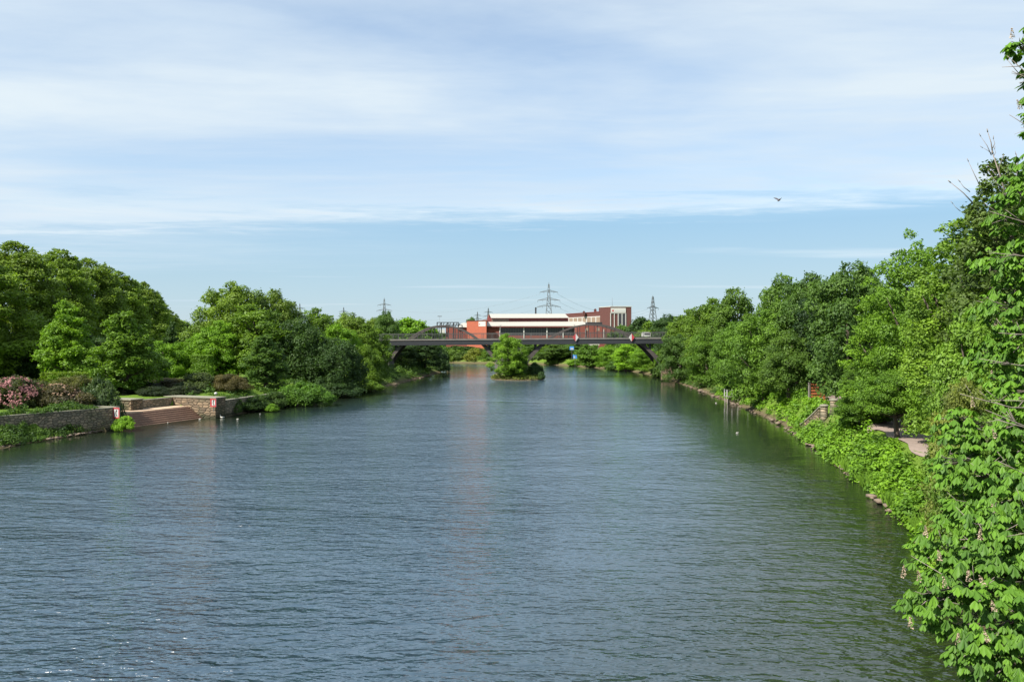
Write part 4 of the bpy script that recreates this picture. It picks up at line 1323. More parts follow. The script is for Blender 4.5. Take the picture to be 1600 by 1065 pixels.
# clipped hedges
def hedge(px, ytop, wpx, D, dep, label, col):
    x = X(px, D); z0 = hz(x, D); hh = Z(ytop, D) - z0; w_ = wpx / F * D
    g = np.random.default_rng(int(px) + 9000)
    n = int((w_ * hh * 2 + dep * hh * 2 + w_ * dep) * 130)
    p = g.uniform(-1, 1, (n, 3)); ax = g.integers(0, 3, n); sg = np.where(g.uniform(0, 1, n) < .5, -1, 1)
    ax = np.where(g.uniform(0, 1, n) < .3, 2, ax)
    p[np.arange(n), ax] = np.where(ax == 2, 1, sg)
    nn = np.zeros((n, 3)); nn[np.arange(n), ax] = np.where(ax == 2, 1, sg)
    p = p * np.array([w_ / 2, dep / 2, hh / 2]) + np.array([0, 0, hh / 2]) + g.normal(size=(n, 3)) * .07
    v, f = leaf_faces(p, unit(nn + g.normal(size=(n, 3)) * .6), .18, .12, g)
    o = link('hedge', raw_mesh('hedge', v, f, M['leaf'], False, g.uniform(.2, .8, n)), None, (x, D, z0))
    o.color = tuple(col) + (1,)
    tag(o, label, 'hedge')


hedge(112, 583, 86, 97, 1.4, 'low clipped lime green hedge behind the pink rhododendron', (0.14, 0.22, 0.03))
hedge(2, 596, 60, 92, 1.4, 'yellow-green clipped hedge at the left edge of the lawn', (0.17, 0.24, 0.03))
hedge(316, 556, 26, 117, 2.2, 'tall clipped green hedge block below the big round tree', (0.12, 0.22, 0.03))

# ------------------------------------------------------------------ bridge
YB0, YB1 = 177.0, 185.5
br = empty('arch_bridge', (0, YB0, 0))
tag(br, 'dark two-span steel arch bridge crossing the river', 'bridge')


def dz(x):
    return 8.12 + (x + 28.5) * (0.42 / 60.0)      # underside line of the walkway edge rises a little to the right


XL, XR = -40.0, 46.0


def bpart(mb, name, mat, parent=br):
    o = mb.build(name, mat, parent); o.location = (0, -YB0, 0) if parent is br else (0, 0, 0)
    return o


mb = MB(); N = 8
for i in range(N):
    a = XL + (XR - XL) * i / N; b = XL + (XR - XL) * (i + 1) / N
    mb.prism([(a, YB0 + .12), (b, YB0 + .12), (b, YB1 - .12), (a, YB1 - .12)], [dz(a) - .35, dz(b) - .35, dz(b) - .35, dz(a) - .35], [dz(a), dz(b), dz(b), dz(a)])
bpart(mb, 'deck', M['asphalt'])
for yy in (YB0, YB1 - .14):
    m2 = MB(); m3 = MB()
    for i in range(N):
        a = XL + (XR - XL) * i / N; b = XL + (XR - XL) * (i + 1) / N
        m2.prism([(a, yy), (b, yy), (b, yy + .14), (a, yy + .14)], [dz(a) - 1.12, dz(b) - 1.12, dz(b) - 1.12, dz(a) - 1.12], [dz(a) - .12, dz(b) - .12, dz(b) - .12, dz(a) - .12])
        m3.prism([(a, yy - .12), (b, yy - .12), (b, yy + .24), (a, yy + .24)], [dz(a) - .119, dz(b) - .119, dz(b) - .119, dz(a) - .119], [dz(a) + .12, dz(b) + .12, dz(b) + .12, dz(a) + .12])
    bpart(m2, 'girder', M['steel_dark']); bpart(m3, 'deck_edge', M['edge'])
m2 = MB()
for i in range(30):
    x = XL + 1.2 + i * 2.9
    if x > XR: break
    m2.box(x, x + .25, YB0 + .15, YB1 - .15, dz(x) - .95, dz(x) - .36)
bpart(m2, 'cross_beams', M['steel_dark'])
for yy, nm in ((YB0 - .02, 'near'), (YB1 - .02, 'far')):
    m2 = MB()
    x = XL
    while x < XR:
        m2.beam((x, yy, dz(x) + .1), (x, yy, dz(x) + 1.32), .07, .07); x += 2.1
    x = XL
    while x < XR:
        m2.beam((x, yy, dz(x) + .2), (x, yy, dz(x) + 1.2), .02, .02); x += .17
    for zz in (.2, 1.2, 1.36):
        m2.beam((XL, yy, dz(XL) + zz), (XR, yy, dz(XR) + zz), .05, .06)
    bpart(m2, 'railing', M['rail'])
AR = []
for (x0, x1, zpk, ze) in ((-26.3, -3.4, 11.15, 4.3), (3.2, 31.4, 11.45, 4.3)):
    for yy in (YB0 + .9, YB1 - .9):
        m2 = MB(); N2 = 28
        xm = (x0 + x1) / 2; hw = (x1 - x0) / 2
        for i in range(N2):
            a = x0 + (x1 - x0) * i / N2; b = x0 + (x1 - x0) * (i + 1) / N2
            za = zpk - (zpk - ze) * ((a - xm) / hw) ** 2; zb_ = zpk - (zpk - ze) * ((b - xm) / hw) ** 2
            da = .12 + 1.2 * abs((a - xm) / hw) ** 4; db = .12 + 1.2 * abs((b - xm) / hw) ** 4
            m2.add([(a, yy - .18, za - da), (b, yy - .18, zb_ - db), (b, yy - .18, zb_ + .2), (a, yy - .18, za + .2),
                    (a, yy + .18, za - da), (b, yy + .18, zb_ - db), (b, yy + .18, zb_ + .2), (a, yy + .18, za + .2)],
                   [(0, 1, 2, 3), (7, 6, 5, 4), (0, 4, 5, 1), (3, 2, 6, 7)] + ([(0, 3, 7, 4)] if i == 0 else []) + ([(1, 5, 6, 2)] if i == N2 - 1 else []))
        bpart(m2, 'arch_rib', M['steel_arch'])
        for k in range(1, 15):
            a = x0 + (x1 - x0) * k / 15
            za = zpk - (zpk - ze) * ((a - xm) / hw) ** 2
            if abs(za - dz(a)) < .5: continue
            if za > dz(a): bpart(MB().box(a - .06, a + .06, yy - .06, yy + .06, dz(a), za - .1), 'hanger', M['steel_dark'])
            else: bpart(MB().box(a - .18, a + .18, yy - .14, yy + .14, za + .1, dz(a) - .36), 'column', M['steel_dark'])
    m2 = MB()
    for k in (4, 5.5, 7.5, 9.5, 11):
        a = x0 + (x1 - x0) * k / 15; za = zpk - (zpk - ze) * ((a - (x0 + x1) / 2) / ((x1 - x0) / 2)) ** 2
        m2.box(a - .08, a + .08, YB0 + 1.09, YB1 - 1.09, za - .1, za + .08)
    bpart(m2, 'arch_bracing', M['steel_arch'])
m2 = MB(); m2.prism([(-3.6, YB0 + .3), (3.5, YB0 + .3), (3.5, YB1 - .3), (-3.6, YB1 - .3)], -1, 4.2)
m2.box(-2.4, 2.3, YB0 + .5, YB1 - .5, 4.2, 7.0)
bpart(m2, 'pier', M['concrete_dark'])
for (a, b) in ((-33.5, -26.2), (35.5, 39)):
    m2 = MB(); m2.box(a, b, YB0 + .2, YB1 - .2, -.5, 5.0); m2.box(a if a < 0 else b - 3, a + 3 if a < 0 else b, YB0 + .4, YB1 - .4, 5.0, 7.1); bpart(m2, 'abutment', M['concrete_dark'])
for px, fl, lab in ((899.5, 1, 'red and white navigation diamond on the bridge railing, left one, white half to the right'), (987, -1, 'red and white navigation diamond on the bridge railing, right one, white half to the left')):
    s = empty('navigation_sign', P(px, 527, YB0 - .3)); tag(s, lab, 'sign', 'navigation diamonds on the bridge')
    m2 = MB(); m2.add([(0, 0, -.85), (fl * .62, 0, 0), (0, 0, .85), (0, .05, -.85), (fl * .62, .05, 0), (0, .05, .85)], [(0, 1, 2), (5, 4, 3), (0, 3, 4, 1), (1, 4, 5, 2), (2, 5, 3, 0)])
    m2.build('white_half', M['white'], s)
    m2 = MB(); m2.add([(0, 0, -.85), (-fl * .62, 0, 0), (0, 0, .85), (0, .05, -.85), (-fl * .62, .05, 0), (0, .05, .85)], [(2, 1, 0), (3, 4, 5), (1, 4, 3, 0), (2, 5, 4, 1), (0, 3, 5, 2)])
    m2.build('red_half', M['red'], s)
def bridge_lamp(px, label):
    x = X(px, YB0); s = empty('street_lamp', (x, YB1 - .7, dz(x))); tag(s, label, 'street lamp', 'lamps on the bridge')
    MB().tube([(0, 0, 0), (0, 0, 3.1)], [.07, .045], 8).build('pole', M['rail'], s)
    MB().box(-.45, .45, -.08, .08, 3.1, 3.2).build('lamp_head', M['white'], s)
bridge_lamp(902, 'slim street lamp standing behind the left navigation diamond')
bridge_lamp(781, 'slim street lamp on the bridge above the island tree')

# ------------------------------------------------------------------ works buildings beyond the bridge
def zz(py, D): return Z(py, D)
D1 = 330.0
GZ = 2.6


def bx(parent, name, mat, px0, px1, yt, yb, D, dep, front=0.0):
    """box whose front face shows px0..px1, yt..yb at distance D"""
    m_ = MB().box(X(px0, D), X(px1, D), D - front, D + dep, zz(yb, D), zz(yt, D))
    o_ = m_.build(name, mat, parent)
    o_.location = -Vector(parent.location) if parent.type == 'EMPTY' else (0, 0, 0)
    return o_


def site(name, px, D, label):
    e_ = empty(name, (X(px, D), D, GZ)); tag(e_, label, 'building'); return e_


def poly(parent, name, mat, pts, fs):
    m_ = MB(); m_.add(pts, fs); o_ = m_.build(name, mat, parent); o_.location = -Vector(parent.location); return o_


# long hall: red brick bay at the left, then dark glazing between white posts, pale lean-to roof, raised roof above
hall = site('factory_hall', 840, D1, 'long low brick factory hall with white sheet roofs and dark glazing')
bx(hall, 'wall', M['hall_red'], 760, 781, 509, 556, D1, 30)
bx(hall, 'plinth', M['hall_red'], 781, 912, 524, 556, D1, 30)
bx(hall, 'header', M['red_fascia'], 781, 914, 509, 512, D1, 30)
for a, b in ((782, 818), (819, 854), (855, 879), (880.5, 911)):
    gl = bx(hall, 'glazing', M['glass_dark'], a, b, 512, 524, D1 + .4, 20)
    m_ = MB(); k = 9
    for i in range(1, k):
        px = a + (b - a) * i / k
        m_.box(X(px, D1) - .05, X(px, D1) + .05, D1 + .32, D1 + .4, zz(524, D1), zz(512, D1))
    m_.build('glazing_bars', M['rail'], gl)
for px in (781, 818.5, 854.5, 879.8, 911.5):
    bx(hall, 'post', M['white'], px - .8, px + .8, 509.5, 540, D1, .3, .25)
e0, e1 = X(759, D1), X(919, D1)
ya, yb_ = D1 - 1.0, D1 + 9.0
poly(hall, 'lower_roof', M['roof_white'], [(e0, ya, zz(509, D1)), (e1, ya, zz(508.6, D1)), (X(914, D1), yb_, zz(502, D1 + 8)), (e0, yb_, zz(502.5, D1 + 8)),
     (e0, ya, zz(509, D1) - .35), (e1, ya, zz(508.6, D1) - .35), (X(914, D1), yb_, zz(502, D1 + 8) - .35), (e0, yb_, zz(502.5, D1 + 8) - .35)],
     [(0, 1, 2, 3), (7, 6, 5, 4), (0, 4, 5, 1), (1, 5, 6, 2), (2, 6, 7, 3), (3, 7, 4, 0)])
bx(hall, 'fascia', M['red_fascia'], 760, 918, 509.6, 511.2, D1 - 1.0, .25)
D2 = D1 + 10
bx(hall, 'clerestory_wall', M['red_fascia'], 762, 887, 496, 504, D2, 18)
bx(hall, 'clerestory_glazing', M['glass_tan'], 768, 795, 498.4, 501.4, D2 - .1, 1)
g0, g1 = X(765, D2), X(889, D2)
poly(hall, 'upper_roof', M['roof_white'], [(g0 + .6, D2 - 1, zz(496.9, D2)), (g1, D2 - 1, zz(496.5, D2)), (g1 - 1.0, D2 + 9, zz(490.1, D2 + 9)), (g0 - .4, D2 + 9, zz(490.3, D2 + 9)),
     (g1, D2 + 19, zz(496.5, D2)), (g0 - 1, D2 + 19, zz(496.5, D2))], [(0, 1, 2, 3), (3, 2, 4, 5)])
poly(hall, 'gable', M['hall_red'], [(g0 + .1, D2, zz(504, D2)), (g0 + .1, D2, zz(497.2, D2)), (g0 - .8, D2 + 9, zz(490.8, D2 + 9)), (g0 - 1.6, D2 + 18, zz(497, D2)), (g0 - 1.6, D2 + 18, zz(504, D2))],
     [(0, 1, 2, 3, 4)])
bx(hall, 'chimney', M['steel_dark'], 836, 838.3, 480, 492, D2 + 12, 1.2)

# sunlit orange brick block at the left end, sunlight on its side face put into the colour
ob = site('brick_block', 744, D1 - 4, 'sunlit orange brick block with a small white plate at the left end of the long hall')
xa, xb2 = X(728, D1 - 4), X(760, D1 - 4)
poly(ob, 'wall', M['brick_sunlit'], [(xa, D1 + 2, GZ - 3), (xb2, D1 - 4, GZ - 3), (xb2, D1 + 24, GZ - 3), (xa, D1 + 24, GZ - 3),
     (xa, D1 + 2, zz(501.2, D1)), (xb2, D1 - 4, zz(500, D1)), (xb2, D1 + 24, zz(500, D1)), (xa, D1 + 24, zz(501.2, D1))],
     [(0, 1, 5, 4), (1, 2, 6, 5), (2, 3, 7, 6), (3, 0, 4, 7), (4, 5, 6, 7)])
d_ = Vector((xb2 - xa, -6, 0)).normalized(); nrm = Vector((d_.y, -d_.x, 0))
def onface(px0, px1, yt, yb, name, mat, proud=.06):
    t0 = (px0 - 728) / 32; t1 = (px1 - 728) / 32
    A = Vector((xa, D1 + 2, 0)).lerp(Vector((xb2, D1 - 4, 0)), t0) + nrm * proud; Bq = Vector((xa, D1 + 2, 0)).lerp(Vector((xb2, D1 - 4, 0)), t1) + nrm * proud
    m_ = MB(); m_.prism([A.xy, Bq.xy, (Bq - nrm * proud * .9).xy, (A - nrm * proud * .9).xy], zz(yb, D1), zz(yt, D1))
    o_ = m_.build(name, mat, ob); o_.location = -Vector(ob.location); return o_
onface(747.5, 758.8, 502.2, 509.8, 'plate', M['white'])
onface(748.6, 750.0, 505.6, 507.4, 'emblem', M['red'], .10)
onface(728, 760, 500.6, 501.4, 'roof_edge', M['brick_red'], .15)

# small lean-to with a pale roof left of it
lt = site('lean_to', 716, D1 + 6, 'small brick lean-to with pale sloping roof left of the orange block')
bx(lt, 'wall', M['hall_red'], 697, 729, 511.5, 556, D1 + 6, 10)
poly(lt, 'roof', M['roof_white'], [(X(713, D1 + 5), D1 + 5, zz(511.5, D1 + 5)), (X(730, D1 + 5), D1 + 5, zz(511, D1 + 5)), (X(730, D1 + 12), D1 + 14, zz(504, D1 + 14)), (X(722, D1 + 12), D1 + 14, zz(504.4, D1 + 14)),
      (X(713, D1 + 5), D1 + 5.2, zz(512.2, D1 + 5)), (X(730, D1 + 5), D1 + 5.2, zz(511.7, D1 + 5))], [(0, 1, 2, 3), (0, 4, 5, 1)])
bx(lt, 'panel', M['white'], 678, 686, 515, 519, D1 + 5, .5)
bx(lt, 'panel', M['white'], 688, 695, 514.5, 520, D1 + 5, .5)

# dark steel gantry / pipe bridge
gt = site('pipe_gantry', 705, 300, 'dark steel pipe gantry with two levels left of the lean-to')
gt['category'] = 'gantry'
Dg = 300.0
for (a, b, yt, yb) in ((683, 716, 503, 504.2), (695, 722, 507.4, 508.4), (684, 726, 510.8, 512.0)):
    bx(gt, 'beam', M['steel_dark'], a, b, yt, yb, Dg, .8)
for a in (683, 689.5, 700, 709, 716, 722):
    bx(gt, 'column', M['steel_dark'], a - .7, a + .7, 503 if a < 717 else 507.4, 530, Dg + .1, .5)
m_ = MB()
for i in range(7):
    p = P(686 + i * 5, 510.5, Dg + .3); q = P(689 + i * 5, 504.5, Dg + .3); m_.beam(p, q, .25, .25)
o_ = m_.build('bracing', M['steel_dark'], gt); o_.location = -Vector(gt.location)

# office wing and tower
D3 = 395.0
wg = site('office_wing', 912, D3, 'long dark brick office wing with a band of white framed windows')
xa3, xb3 = X(884, D3 + 18), X(939, D3)
def wing_pt(t, py):
    D = D3 + 18 * (1 - t)
    return Vector((xa3 + (xb3 - xa3) * t, D, Z(py, D)))
def wing_quad(parent, name, mat, t0, t1, ya0, ya1, yb0, yb1, proud, thick=.5):
    """ya* top rows at t0,t1 ; yb* bottom rows"""
    off_ = Vector((0, -proud, 0)); bk = Vector((0, thick, 0))
    c = [wing_pt(t0, yb0), wing_pt(t1, yb1), wing_pt(t1, ya1), wing_pt(t0, ya0)]
    v = [p + off_ for p in c] + [p + off_ + bk for p in c]
    m_ = MB(); m_.add(v, [(0, 1, 2, 3), (7, 6, 5, 4), (0, 4, 5, 1), (1, 5, 6, 2), (2, 6, 7, 3), (3, 7, 4, 0)])
    o_ = m_.build(name, mat, parent); o_.location = -Vector(wg.location) if parent is wg else (0, 0, 0); return o_
wing_quad(wg, 'wall', M['brick_red'], 0, 1, 491, 487, 530, 530, 0, 12)
wing_quad(wg, 'cornice', M['red_fascia'], 0, 1, 490.2, 486.2, 491, 487, .3, 12.5)
wing_quad(wg, 'window_band', M['white'], .08, .995, 496.2, 493.6, 505, 504, .12, .3)
for i in range(7):
    t0 = .10 + i * .128; t1 = t0 + .105
    f0 = 496.2 - 2.6 * t0 + 1.2; f1 = 496.2 - 2.6 * t1 + 1.2
    wing_quad(wg, 'window', M['glass_tan'], t0, t1, f0, f1, 503.3, 503.0, .2, .1)
for px, yt in ((912.5, 485.5), (930.2, 482.0)):
    m_ = MB(); D_ = D3 + 6; m_.box(X(px - 1.8, D_), X(px + 1.8, D_), D_, D_ + 1.6, zz(492, D_), zz(yt + 1.0, D_)); m_.box(X(px - .8, D_), X(px + .8, D_), D_ + .3, D_ + 1.2, zz(yt + 1.0, D_), zz(yt, D_))
    o_ = m_.build('chimney', M['brick_red'], wg); o_.location = -Vector(wg.location)

D4 = 385.0
tw_ = site('brick_tower', 962, D4, 'square dark brick office tower with white framed tall windows and a white sign')
T0, T1, T2 = X(938, D4 + 9), X(953.5, D4), X(986.5, D4)
zt = zz(479.3, D4)
poly(tw_, 'wall', M['brick_red'], [(T0, D4 + 9, GZ - 2), (T1, D4, GZ - 2), (T2, D4, GZ - 2), (T2, D4 + 16, GZ - 2), (T0, D4 + 16, GZ - 2), (T0, D4 + 9, zt), (T1, D4, zt), (T2, D4, zt), (T2, D4 + 16, zt), (T0, D4 + 16, zt)],
     [(0, 1, 6, 5), (1, 2, 7, 6), (2, 3, 8, 7), (3, 4, 9, 8), (4, 0, 5, 9), (5, 6, 7, 8, 9)])
poly(tw_, 'roof_edge', M['white'], [(T0 - .2, D4 + 9, zt), (T1, D4 - .25, zt), (T2 + .25, D4 - .25, zt), (T2 + .25, D4 + 16, zt), (T0 - .2, D4 + 16, zt),
     (T0 - .2, D4 + 9, zt + .32), (T1, D4 - .25, zt + .32), (T2 + .25, D4 - .25, zt + .32), (T2 + .25, D4 + 16, zt + .32), (T0 - .2, D4 + 16, zt + .32)],
     [(0, 1, 6, 5), (1, 2, 7, 6), (2, 3, 8, 7), (3, 4, 9, 8), (4, 0, 5, 9), (5, 6, 7, 8, 9)])
sgn = bx(tw_, 'sign_board', M['white'], 954.3, 977.8, 481, 488, D4 - .3, .25)
for nm, mt, a, b, t_, u_ in (('emblem', M['red'], 956.2, 958.8, 484.0, 486.4),):
    m_ = MB().box(X(a, D4), X(b, D4), D4 - .36, D4 - .31, zz(u_, D4), zz(t_, D4)); m_.build(nm, mt, sgn)
m_ = MB()
for i in range(9):
    px = 960.5 + i * 1.75
    m_.box(X(px, D4), X(px + 1.1, D4), D4 - .35, D4 - .31, zz(486.0, D4), zz(484.4, D4))
M['grey'] = simple('grey lettering', (0.42, 0.42, 0.44), 0.6, 0, .1, 2)
m_.build('lettering', M['grey'], sgn)
fr = MB()
for px in (954.0, 959.8, 965.8, 971.8, 977.6):
    fr.box(X(px - .55, D4), X(px + .55, D4), D4 - .3, D4, zz(512, D4), zz(489.6, D4))
fr.box(X(953.5, D4), X(978.1, D4), D4 - .34, D4, zz(489.6, D4), zz(488.7, D4))
o_ = fr.build('window_frame', M['white'], tw_); o_.location = -Vector(tw_.location)
for i, (a, mt) in enumerate(((954.6, 'brick_red'), (960.4, 'brick_red'), (966.4, 'glass_dark'), (972.4, 'glass_dark'))):
    if mt == 'glass_dark': bx(tw_, 'window', M[mt], a, a + 4.7, 489.8, 512, D4 - .12, .1)
m_ = MB().tube([(X(959, D4), D4 + 6, zt), (X(959, D4), D4 + 6, zz(464, D4))], [.09, .05], 6)
o_ = m_.build('antenna', M['pylon'], tw_); o_.location = -Vector(tw_.location)

# low red building below the wing
D5 = 300.0
lb = site('gate_house', 925, D5, 'low red brick building with dark flat roof below the office wing')
bx(lb, 'wall', M['hall_red'], 901, 948, 508.6, 545, D5, 12)
bx(lb, 'roof', M['steel_dark'], 918, 941, 503.2, 508.6, D5 + 1, 9)
for a in (915, 932):
    bx(lb, 'window', M['glass_tan'], a, a + 5, 512, 517, D5 - .05, .1)
for a in (914.5, 943):
    bx(lb, 'post', M['white'], a, a + 1.0, 514, 528, D5 - .3, .2)
# small pale-roofed hut seen under the bridge and its neighbour
ht = site('hut', 928, 262, 'small hut with pale pinkish roof seen beneath the right bridge span')
bx(ht, 'wall', M['concrete'], 920, 935, 539.5, 549, 262, 4)
bx(ht, 'roof', M['roof_white'], 918.5, 936.5, 536.8, 539.6, 261.6, 5)
for i, (px, y0, y1, lab) in enumerate(((893.5, 541, 546.5, 'upper blue and white board on a post among the far bushes'), (898.5, 553.5, 560, 'lower blue board on a post close to the far waterline'))):
    s = empty('river_board', P(px, y1, 247)); tag(s, lab, 'sign', 'blue boards on the far bank')
    hh = (y1 - y0) / F * 247
    MB().box(-.62, .62, 0, .06, 0, hh).build('panel', M['blue'], s)
    MB().box(-.40, .02 if i else .45, -.03, -.005, .1, hh * .55).build('field', M['white'], s)
    MB().box(-.06, .06, .07, .16, -3.0, hh).build('post', M['rail'], s)
# white car roof glimpse / van behind the right railing
vx = X(1011, 215)
vn = empty('parked_van', (vx, 215, Z(519.6, 215) - 1.0)); tag(vn, 'white vehicle roof just visible behind the right end of the bridge railing', 'van')
MB().box(-.9, .9, 0, 3.4, .0, 1.0).box(-.75, .8, .2, 3.2, 1.0, 1.22).build('body', M['white'], vn)
MB().box(-.7, .75, -.04, -.002, .45, .85).build('window', M['glass_dark'], vn)
# yard ground that carries it
# ------------------------------------------------------------------ pylons and cables
def pylon_parts(arms, top, base_w, name, loc, label, rz=0.0):
    e_ = empty(name, loc, rz); tag(e_, label, 'pylon', 'high-voltage pylons beyond the works')
    m_ = MB()
    def wd(z): return base_w * (1 - z / top) ** 1.15 * .5 + .28
    zs = list(np.linspace(0, top * .97, 13))
    for sx in (-1, 1):
        for sy in (-1, 1):
            for a, b in zip(zs[:-1], zs[1:]):
                m_.beam((sx * wd(a), sy * wd(a), a), (sx * wd(b), sy * wd(b), b), .36, .36)
    for a, b in zip(zs[:-1], zs[1:]):
        for s in (-1, 1):
            m_.beam((-wd(a), s * wd(a), a), (wd(b), s * wd(b), b), .2, .2); m_.beam((wd(a), s * wd(a), a), (-wd(b), s * wd(b), b), .2, .2)
            m_.beam((s * wd(a), -wd(a), a), (s * wd(b), wd(b), b), .2, .2)
    m_.beam((0, 0, top * .95), (0, 0, top), .25, .25)
    m_.build('mast', M['pylon'], e_)
    for (z, hw) in arms:
        a_ = MB()
        for s in (-1, 1):
            a_.beam((0, -.5, z), (s * hw, 0, z - hw * .10), .36, .36); a_.beam((0, .5, z), (s * hw, 0, z - hw * .10), .36, .36)
            a_.beam((0, 0, z + hw * .16), (s * hw, 0, z - hw * .10), .3, .3)
            for t in (.3, .55, .8):
                a_.beam((s * hw * t, 0, z - hw * .1 * t), (s * hw * t, 0, z + hw * .16 - hw * .26 * t), .12, .12)
            for t in (.55, 1.0):
                a_.beam((s * hw * t, 0, z - hw * .1 * t), (s * hw * t, 0, z - hw * .1 * t - 1.3), .16, .16)
        a_.build('cross_arm', M['pylon'], e_)
    return e_


Dp = 600.0
k = Dp / F
top = 84 * k + H - 2.5
arms = [((525 - 455) * k + 6.5, 14 * k), ((525 - 467.5) * k + 6.5, 17.5 * k), ((525 - 477.5) * k + 6.5, 18.5 * k)]
PY = pylon_parts(arms, top, 7.5, 'pylon', (X(857.5, Dp), Dp, 2.5), 'tall lattice pylon with three arm levels behind the factory roof')


def pylon_copy(px, ytop, D, label, rz=0.0, sw=1.0):
    s = (Z(ytop, D) - 2.5) / top
    e_ = PY.copy(); COL.objects.link(e_)
    e_.location = (X(px, D), D, 2.5); e_.scale = (s * sw, s * sw, s); e_.rotation_euler.z = rz
    e_['label'] = label
    for ch in PY.children:
        c_ = ch.copy(); COL.objects.link(c_); c_.parent = e_
    return e_


kk = 820.0 / F
p2 = pylon_parts([((525 - 475.5) * kk + 6.5, 10.5 * kk), ((525 - 484) * kk + 6.5, 12 * kk)], (525 - 465) * kk + 6.5, 7, 'pylon', (X(600.5, 820), 820, 2.5), 'pale lattice pylon with two arm levels behind the trees on the left')
kk = 700.0 / F
p3 = pylon_parts([((525 - 480) * kk + 6.5, 11 * kk)], (525 - 461) * kk + 6.5, 9, 'pylon', (X(1020, 700), 700, 2.5), 'lattice pylon with one wide arm right of the brick tower', .5)
for px, yt, D, lab in ((763, 480, 1500, 'tiny far pylon tip above the left end of the factory roof'), (468.5, 473, 1700, 'tiny far pylon tip above the trees right of the big round tree'),
                       (537, 479, 1700, 'tiny far pylon tip above the olive round-topped tree'), (764 - 18, 486, 1900, 'faintest pylon tip left of the factory roof')):
    pylon_copy(px, yt, D, lab, .4)


def cable(a, b, sag, label):
    m_ = MB(); a = Vector(a); b = Vector(b); n_ = 16
    pts = [a.lerp(b, i / n_) - Vector((0, 0, sag * 4 * (i / n_) * (1 - i / n_))) for i in range(n_ + 1)]
    m_.tube(pts, .055, 4)
    tag(m_.build('power_cable', M['wire']), label, 'power cable', 'power cables between the pylons')


za = [z + 2.5 - 1.4 - h_ * .1 for z, h_ in arms]
nm = ['top', 'middle', 'lowest']
for i, (z, h_) in enumerate(arms):
    cable((X(857.5, Dp) - h_, Dp, za[i]), (X(600.5, 820) - 7, 820, 2.5 + (525 - (475.5 if i == 0 else 484)) * 820 / F + 4), 9 + i, 'thin cable from the ' + nm[i] + ' left arm of the tall pylon towards the left pylon')
    cable((X(857.5, Dp) + h_, Dp, za[i]), (X(1020, 700) + (-5 + i * 5), 700, 2.5 + (525 - 480) * 700 / F + 4.5), 8 + i, 'thin cable from the ' + nm[i] + ' right arm of the tall pylon towards the right pylon')
cable((X(1020, 700) + 5, 700, 29), (260, 760, 27), 4, 'thin cable leaving the right pylon above the right bank trees')
x_ = X(687, 360); fl = empty('floodlight_mast', (x_, 360, 2.5)); tag(fl, 'slim mast with a flat head above the dark gantry', 'mast')
MB().tube([(0, 0, 0), (0, 0, Z(494.6, 360) - 2.5)], [.10, .05], 6).build('pole', M['pylon'], fl)
MB().box(-.9, .9, -.2, .2, Z(494.6, 360) - 2.5, Z(494.0, 360) - 2.5 + .15).build('lamp_head', M['pylon'], fl)

# distant woods closing the horizon
g = np.random.default_rng(77)
n = 60000
an = g.uniform(R(-60), R(60), n); dd = g.uniform(520, 900, n)
x = dd * np.sin(an); y = dd * np.cos(an)
hh = (6.5 + 3.5 * np.sin(an * 37) + 2.5 * np.sin(an * 91 + 1) + 1.5 * np.sin(an * 190)) * np.clip(0.55 + g.uniform(0, .6, n), 0, 1)
p = np.stack([x, y, 4.0 + hh * np.sqrt(g.uniform(0, 1, n))], 1)
v, f = leaf_faces(p, unit(g.normal(size=(n, 3)) * .7 + np.array([-.2, -.5, .5])), 2.2, 1.7, g)
o = link('distant_woods', raw_mesh('distant_woods', v, f, M['leaf'], False, np.clip(.4 + .3 * np.sin(an * 60) + g.normal(size=n) * .1, 0, 1)))
o.color = (0.05, 0.085, 0.035, 1)
tag(o, 'low far-off woods closing the horizon', 'woods', kind='stuff')

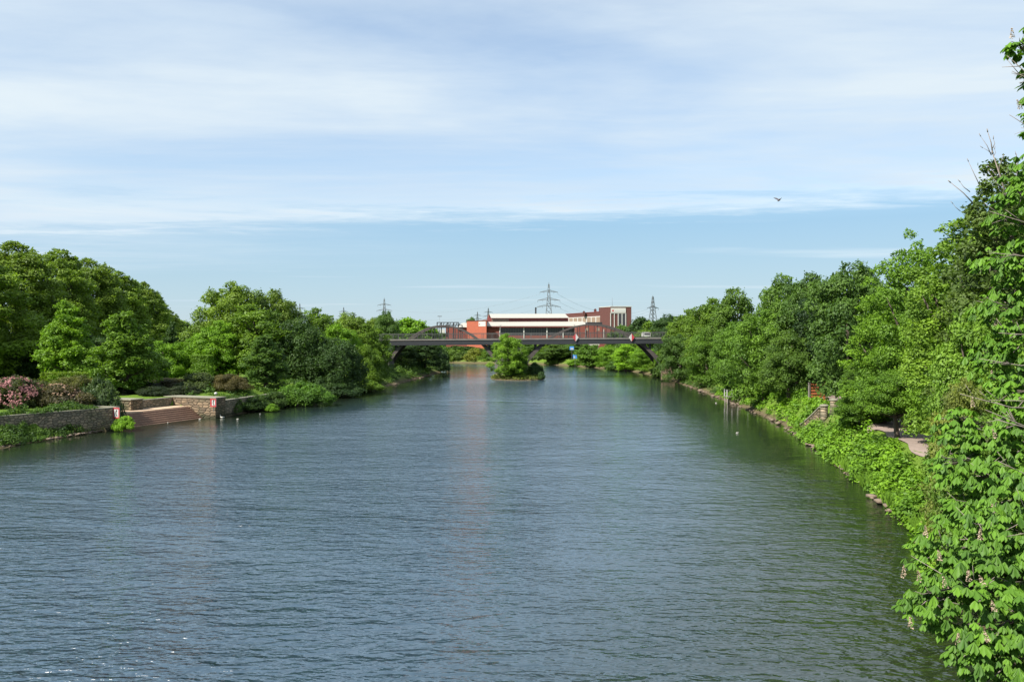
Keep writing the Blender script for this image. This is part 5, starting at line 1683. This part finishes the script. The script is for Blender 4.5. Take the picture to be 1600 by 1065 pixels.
# ------------------------------------------------------------------ birds
def water_bird(px, py, s, neck, label, mat, rz, z=0.0, name='duck', D=None):
    D = D or (H - z) * F / (py - HZ)
    e_ = empty(name, (X(px, D), D, z), rz); tag(e_, label, 'bird', 'white birds on the water by the landing')
    m_ = MB()
    pts = [(-.34, 0, .17), (-.26, 0, .13), (-.12, 0, .11), (.05, 0, .11), (.18, 0, .13), (.25, 0, .18), (.27, 0, .18 + neck * .5), (.27, 0, .18 + neck), (.31, 0, .20 + neck), (.37, 0, .19 + neck)]
    rad = [.015, .07, .13, .14, .10, .055, .038, .04, .045, .012]
    m_.tube([Vector(p) * s for p in pts], [r * s for r in rad], 10)
    m_.build('body', mat, e_)
    b_ = MB(); b_.tube([Vector((.36, 0, .19 + neck)) * s, Vector((.43, 0, .175 + neck)) * s], [.018 * s, .006 * s], 6); b_.build('beak', M['beak'], e_)
    return e_


water_bird(347, 653, .75, .30, 'white long-necked swan on the water right of the stone pier', M['bird_white'], 3.3, name='swan')
for px, py, rz, lab in ((297, 651, 1, 'small white gull on the water below the steps, leftmost of three near them'), (309, 648, 2, 'small pale gull by the last step corner'), (312, 655, 0.3, 'white gull on the water in front of the stone pier, lower one'),
                        (321, 652, 3.0, 'white gull close under the stone pier face'), (262, 661, 1.9, 'single small white gull left, off the middle of the steps'),
                        (371, 655, .2, 'lone pale gull on dark water right of the swan'), (406, 647, 1.2, 'tiny pale gull far right of the swan near the bank')):
    water_bird(px, py, .38, .05, lab, M['bird_white'], rz, name='gull')
water_bird(1152, 677, .45, .05, 'small white gull alone on the dark water near the right bank', M['bird_white'], .4, name='gull')
water_bird(1119, 630, .45, .05, 'tiny white gull on the water left of the jetty', M['bird_white'], .4, name='gull')

# dark bird in flight against the clear band of sky
c = P(1217, 313, 40)
fb = empty('flying_bird', c, R(25)); tag(fb, 'small dark bird flying high in the blue band of sky', 'bird')
fb.scale = (1.0,) * 3
fb.rotation_euler = (R(10), R(-28), R(30))
MB().tube([(-.13, 0, 0), (-.06, 0, 0), (.02, 0, .01), (.09, 0, .02), (.12, 0, .02)], [.008, .035, .045, .03, .008], 8).build('body', M['bird_dark'], fb)
m_ = MB()
for s in (-1, 1):
    m_.add([(.05, s * .02, .02), (-.05, s * .02, .02), (-.07, s * .14, .09), (.03, s * .15, .10), (-.09, s * .24, .17),
            (.05, s * .02, .012), (-.05, s * .02, .012), (-.07, s * .14, .084), (.03, s * .15, .094), (-.09, s * .24, .166)],
           [(0, 1, 2, 3), (3, 2, 4), (8, 7, 6, 5), (9, 7, 8)])
m_.build('wings', M['bird_dark'], fb)
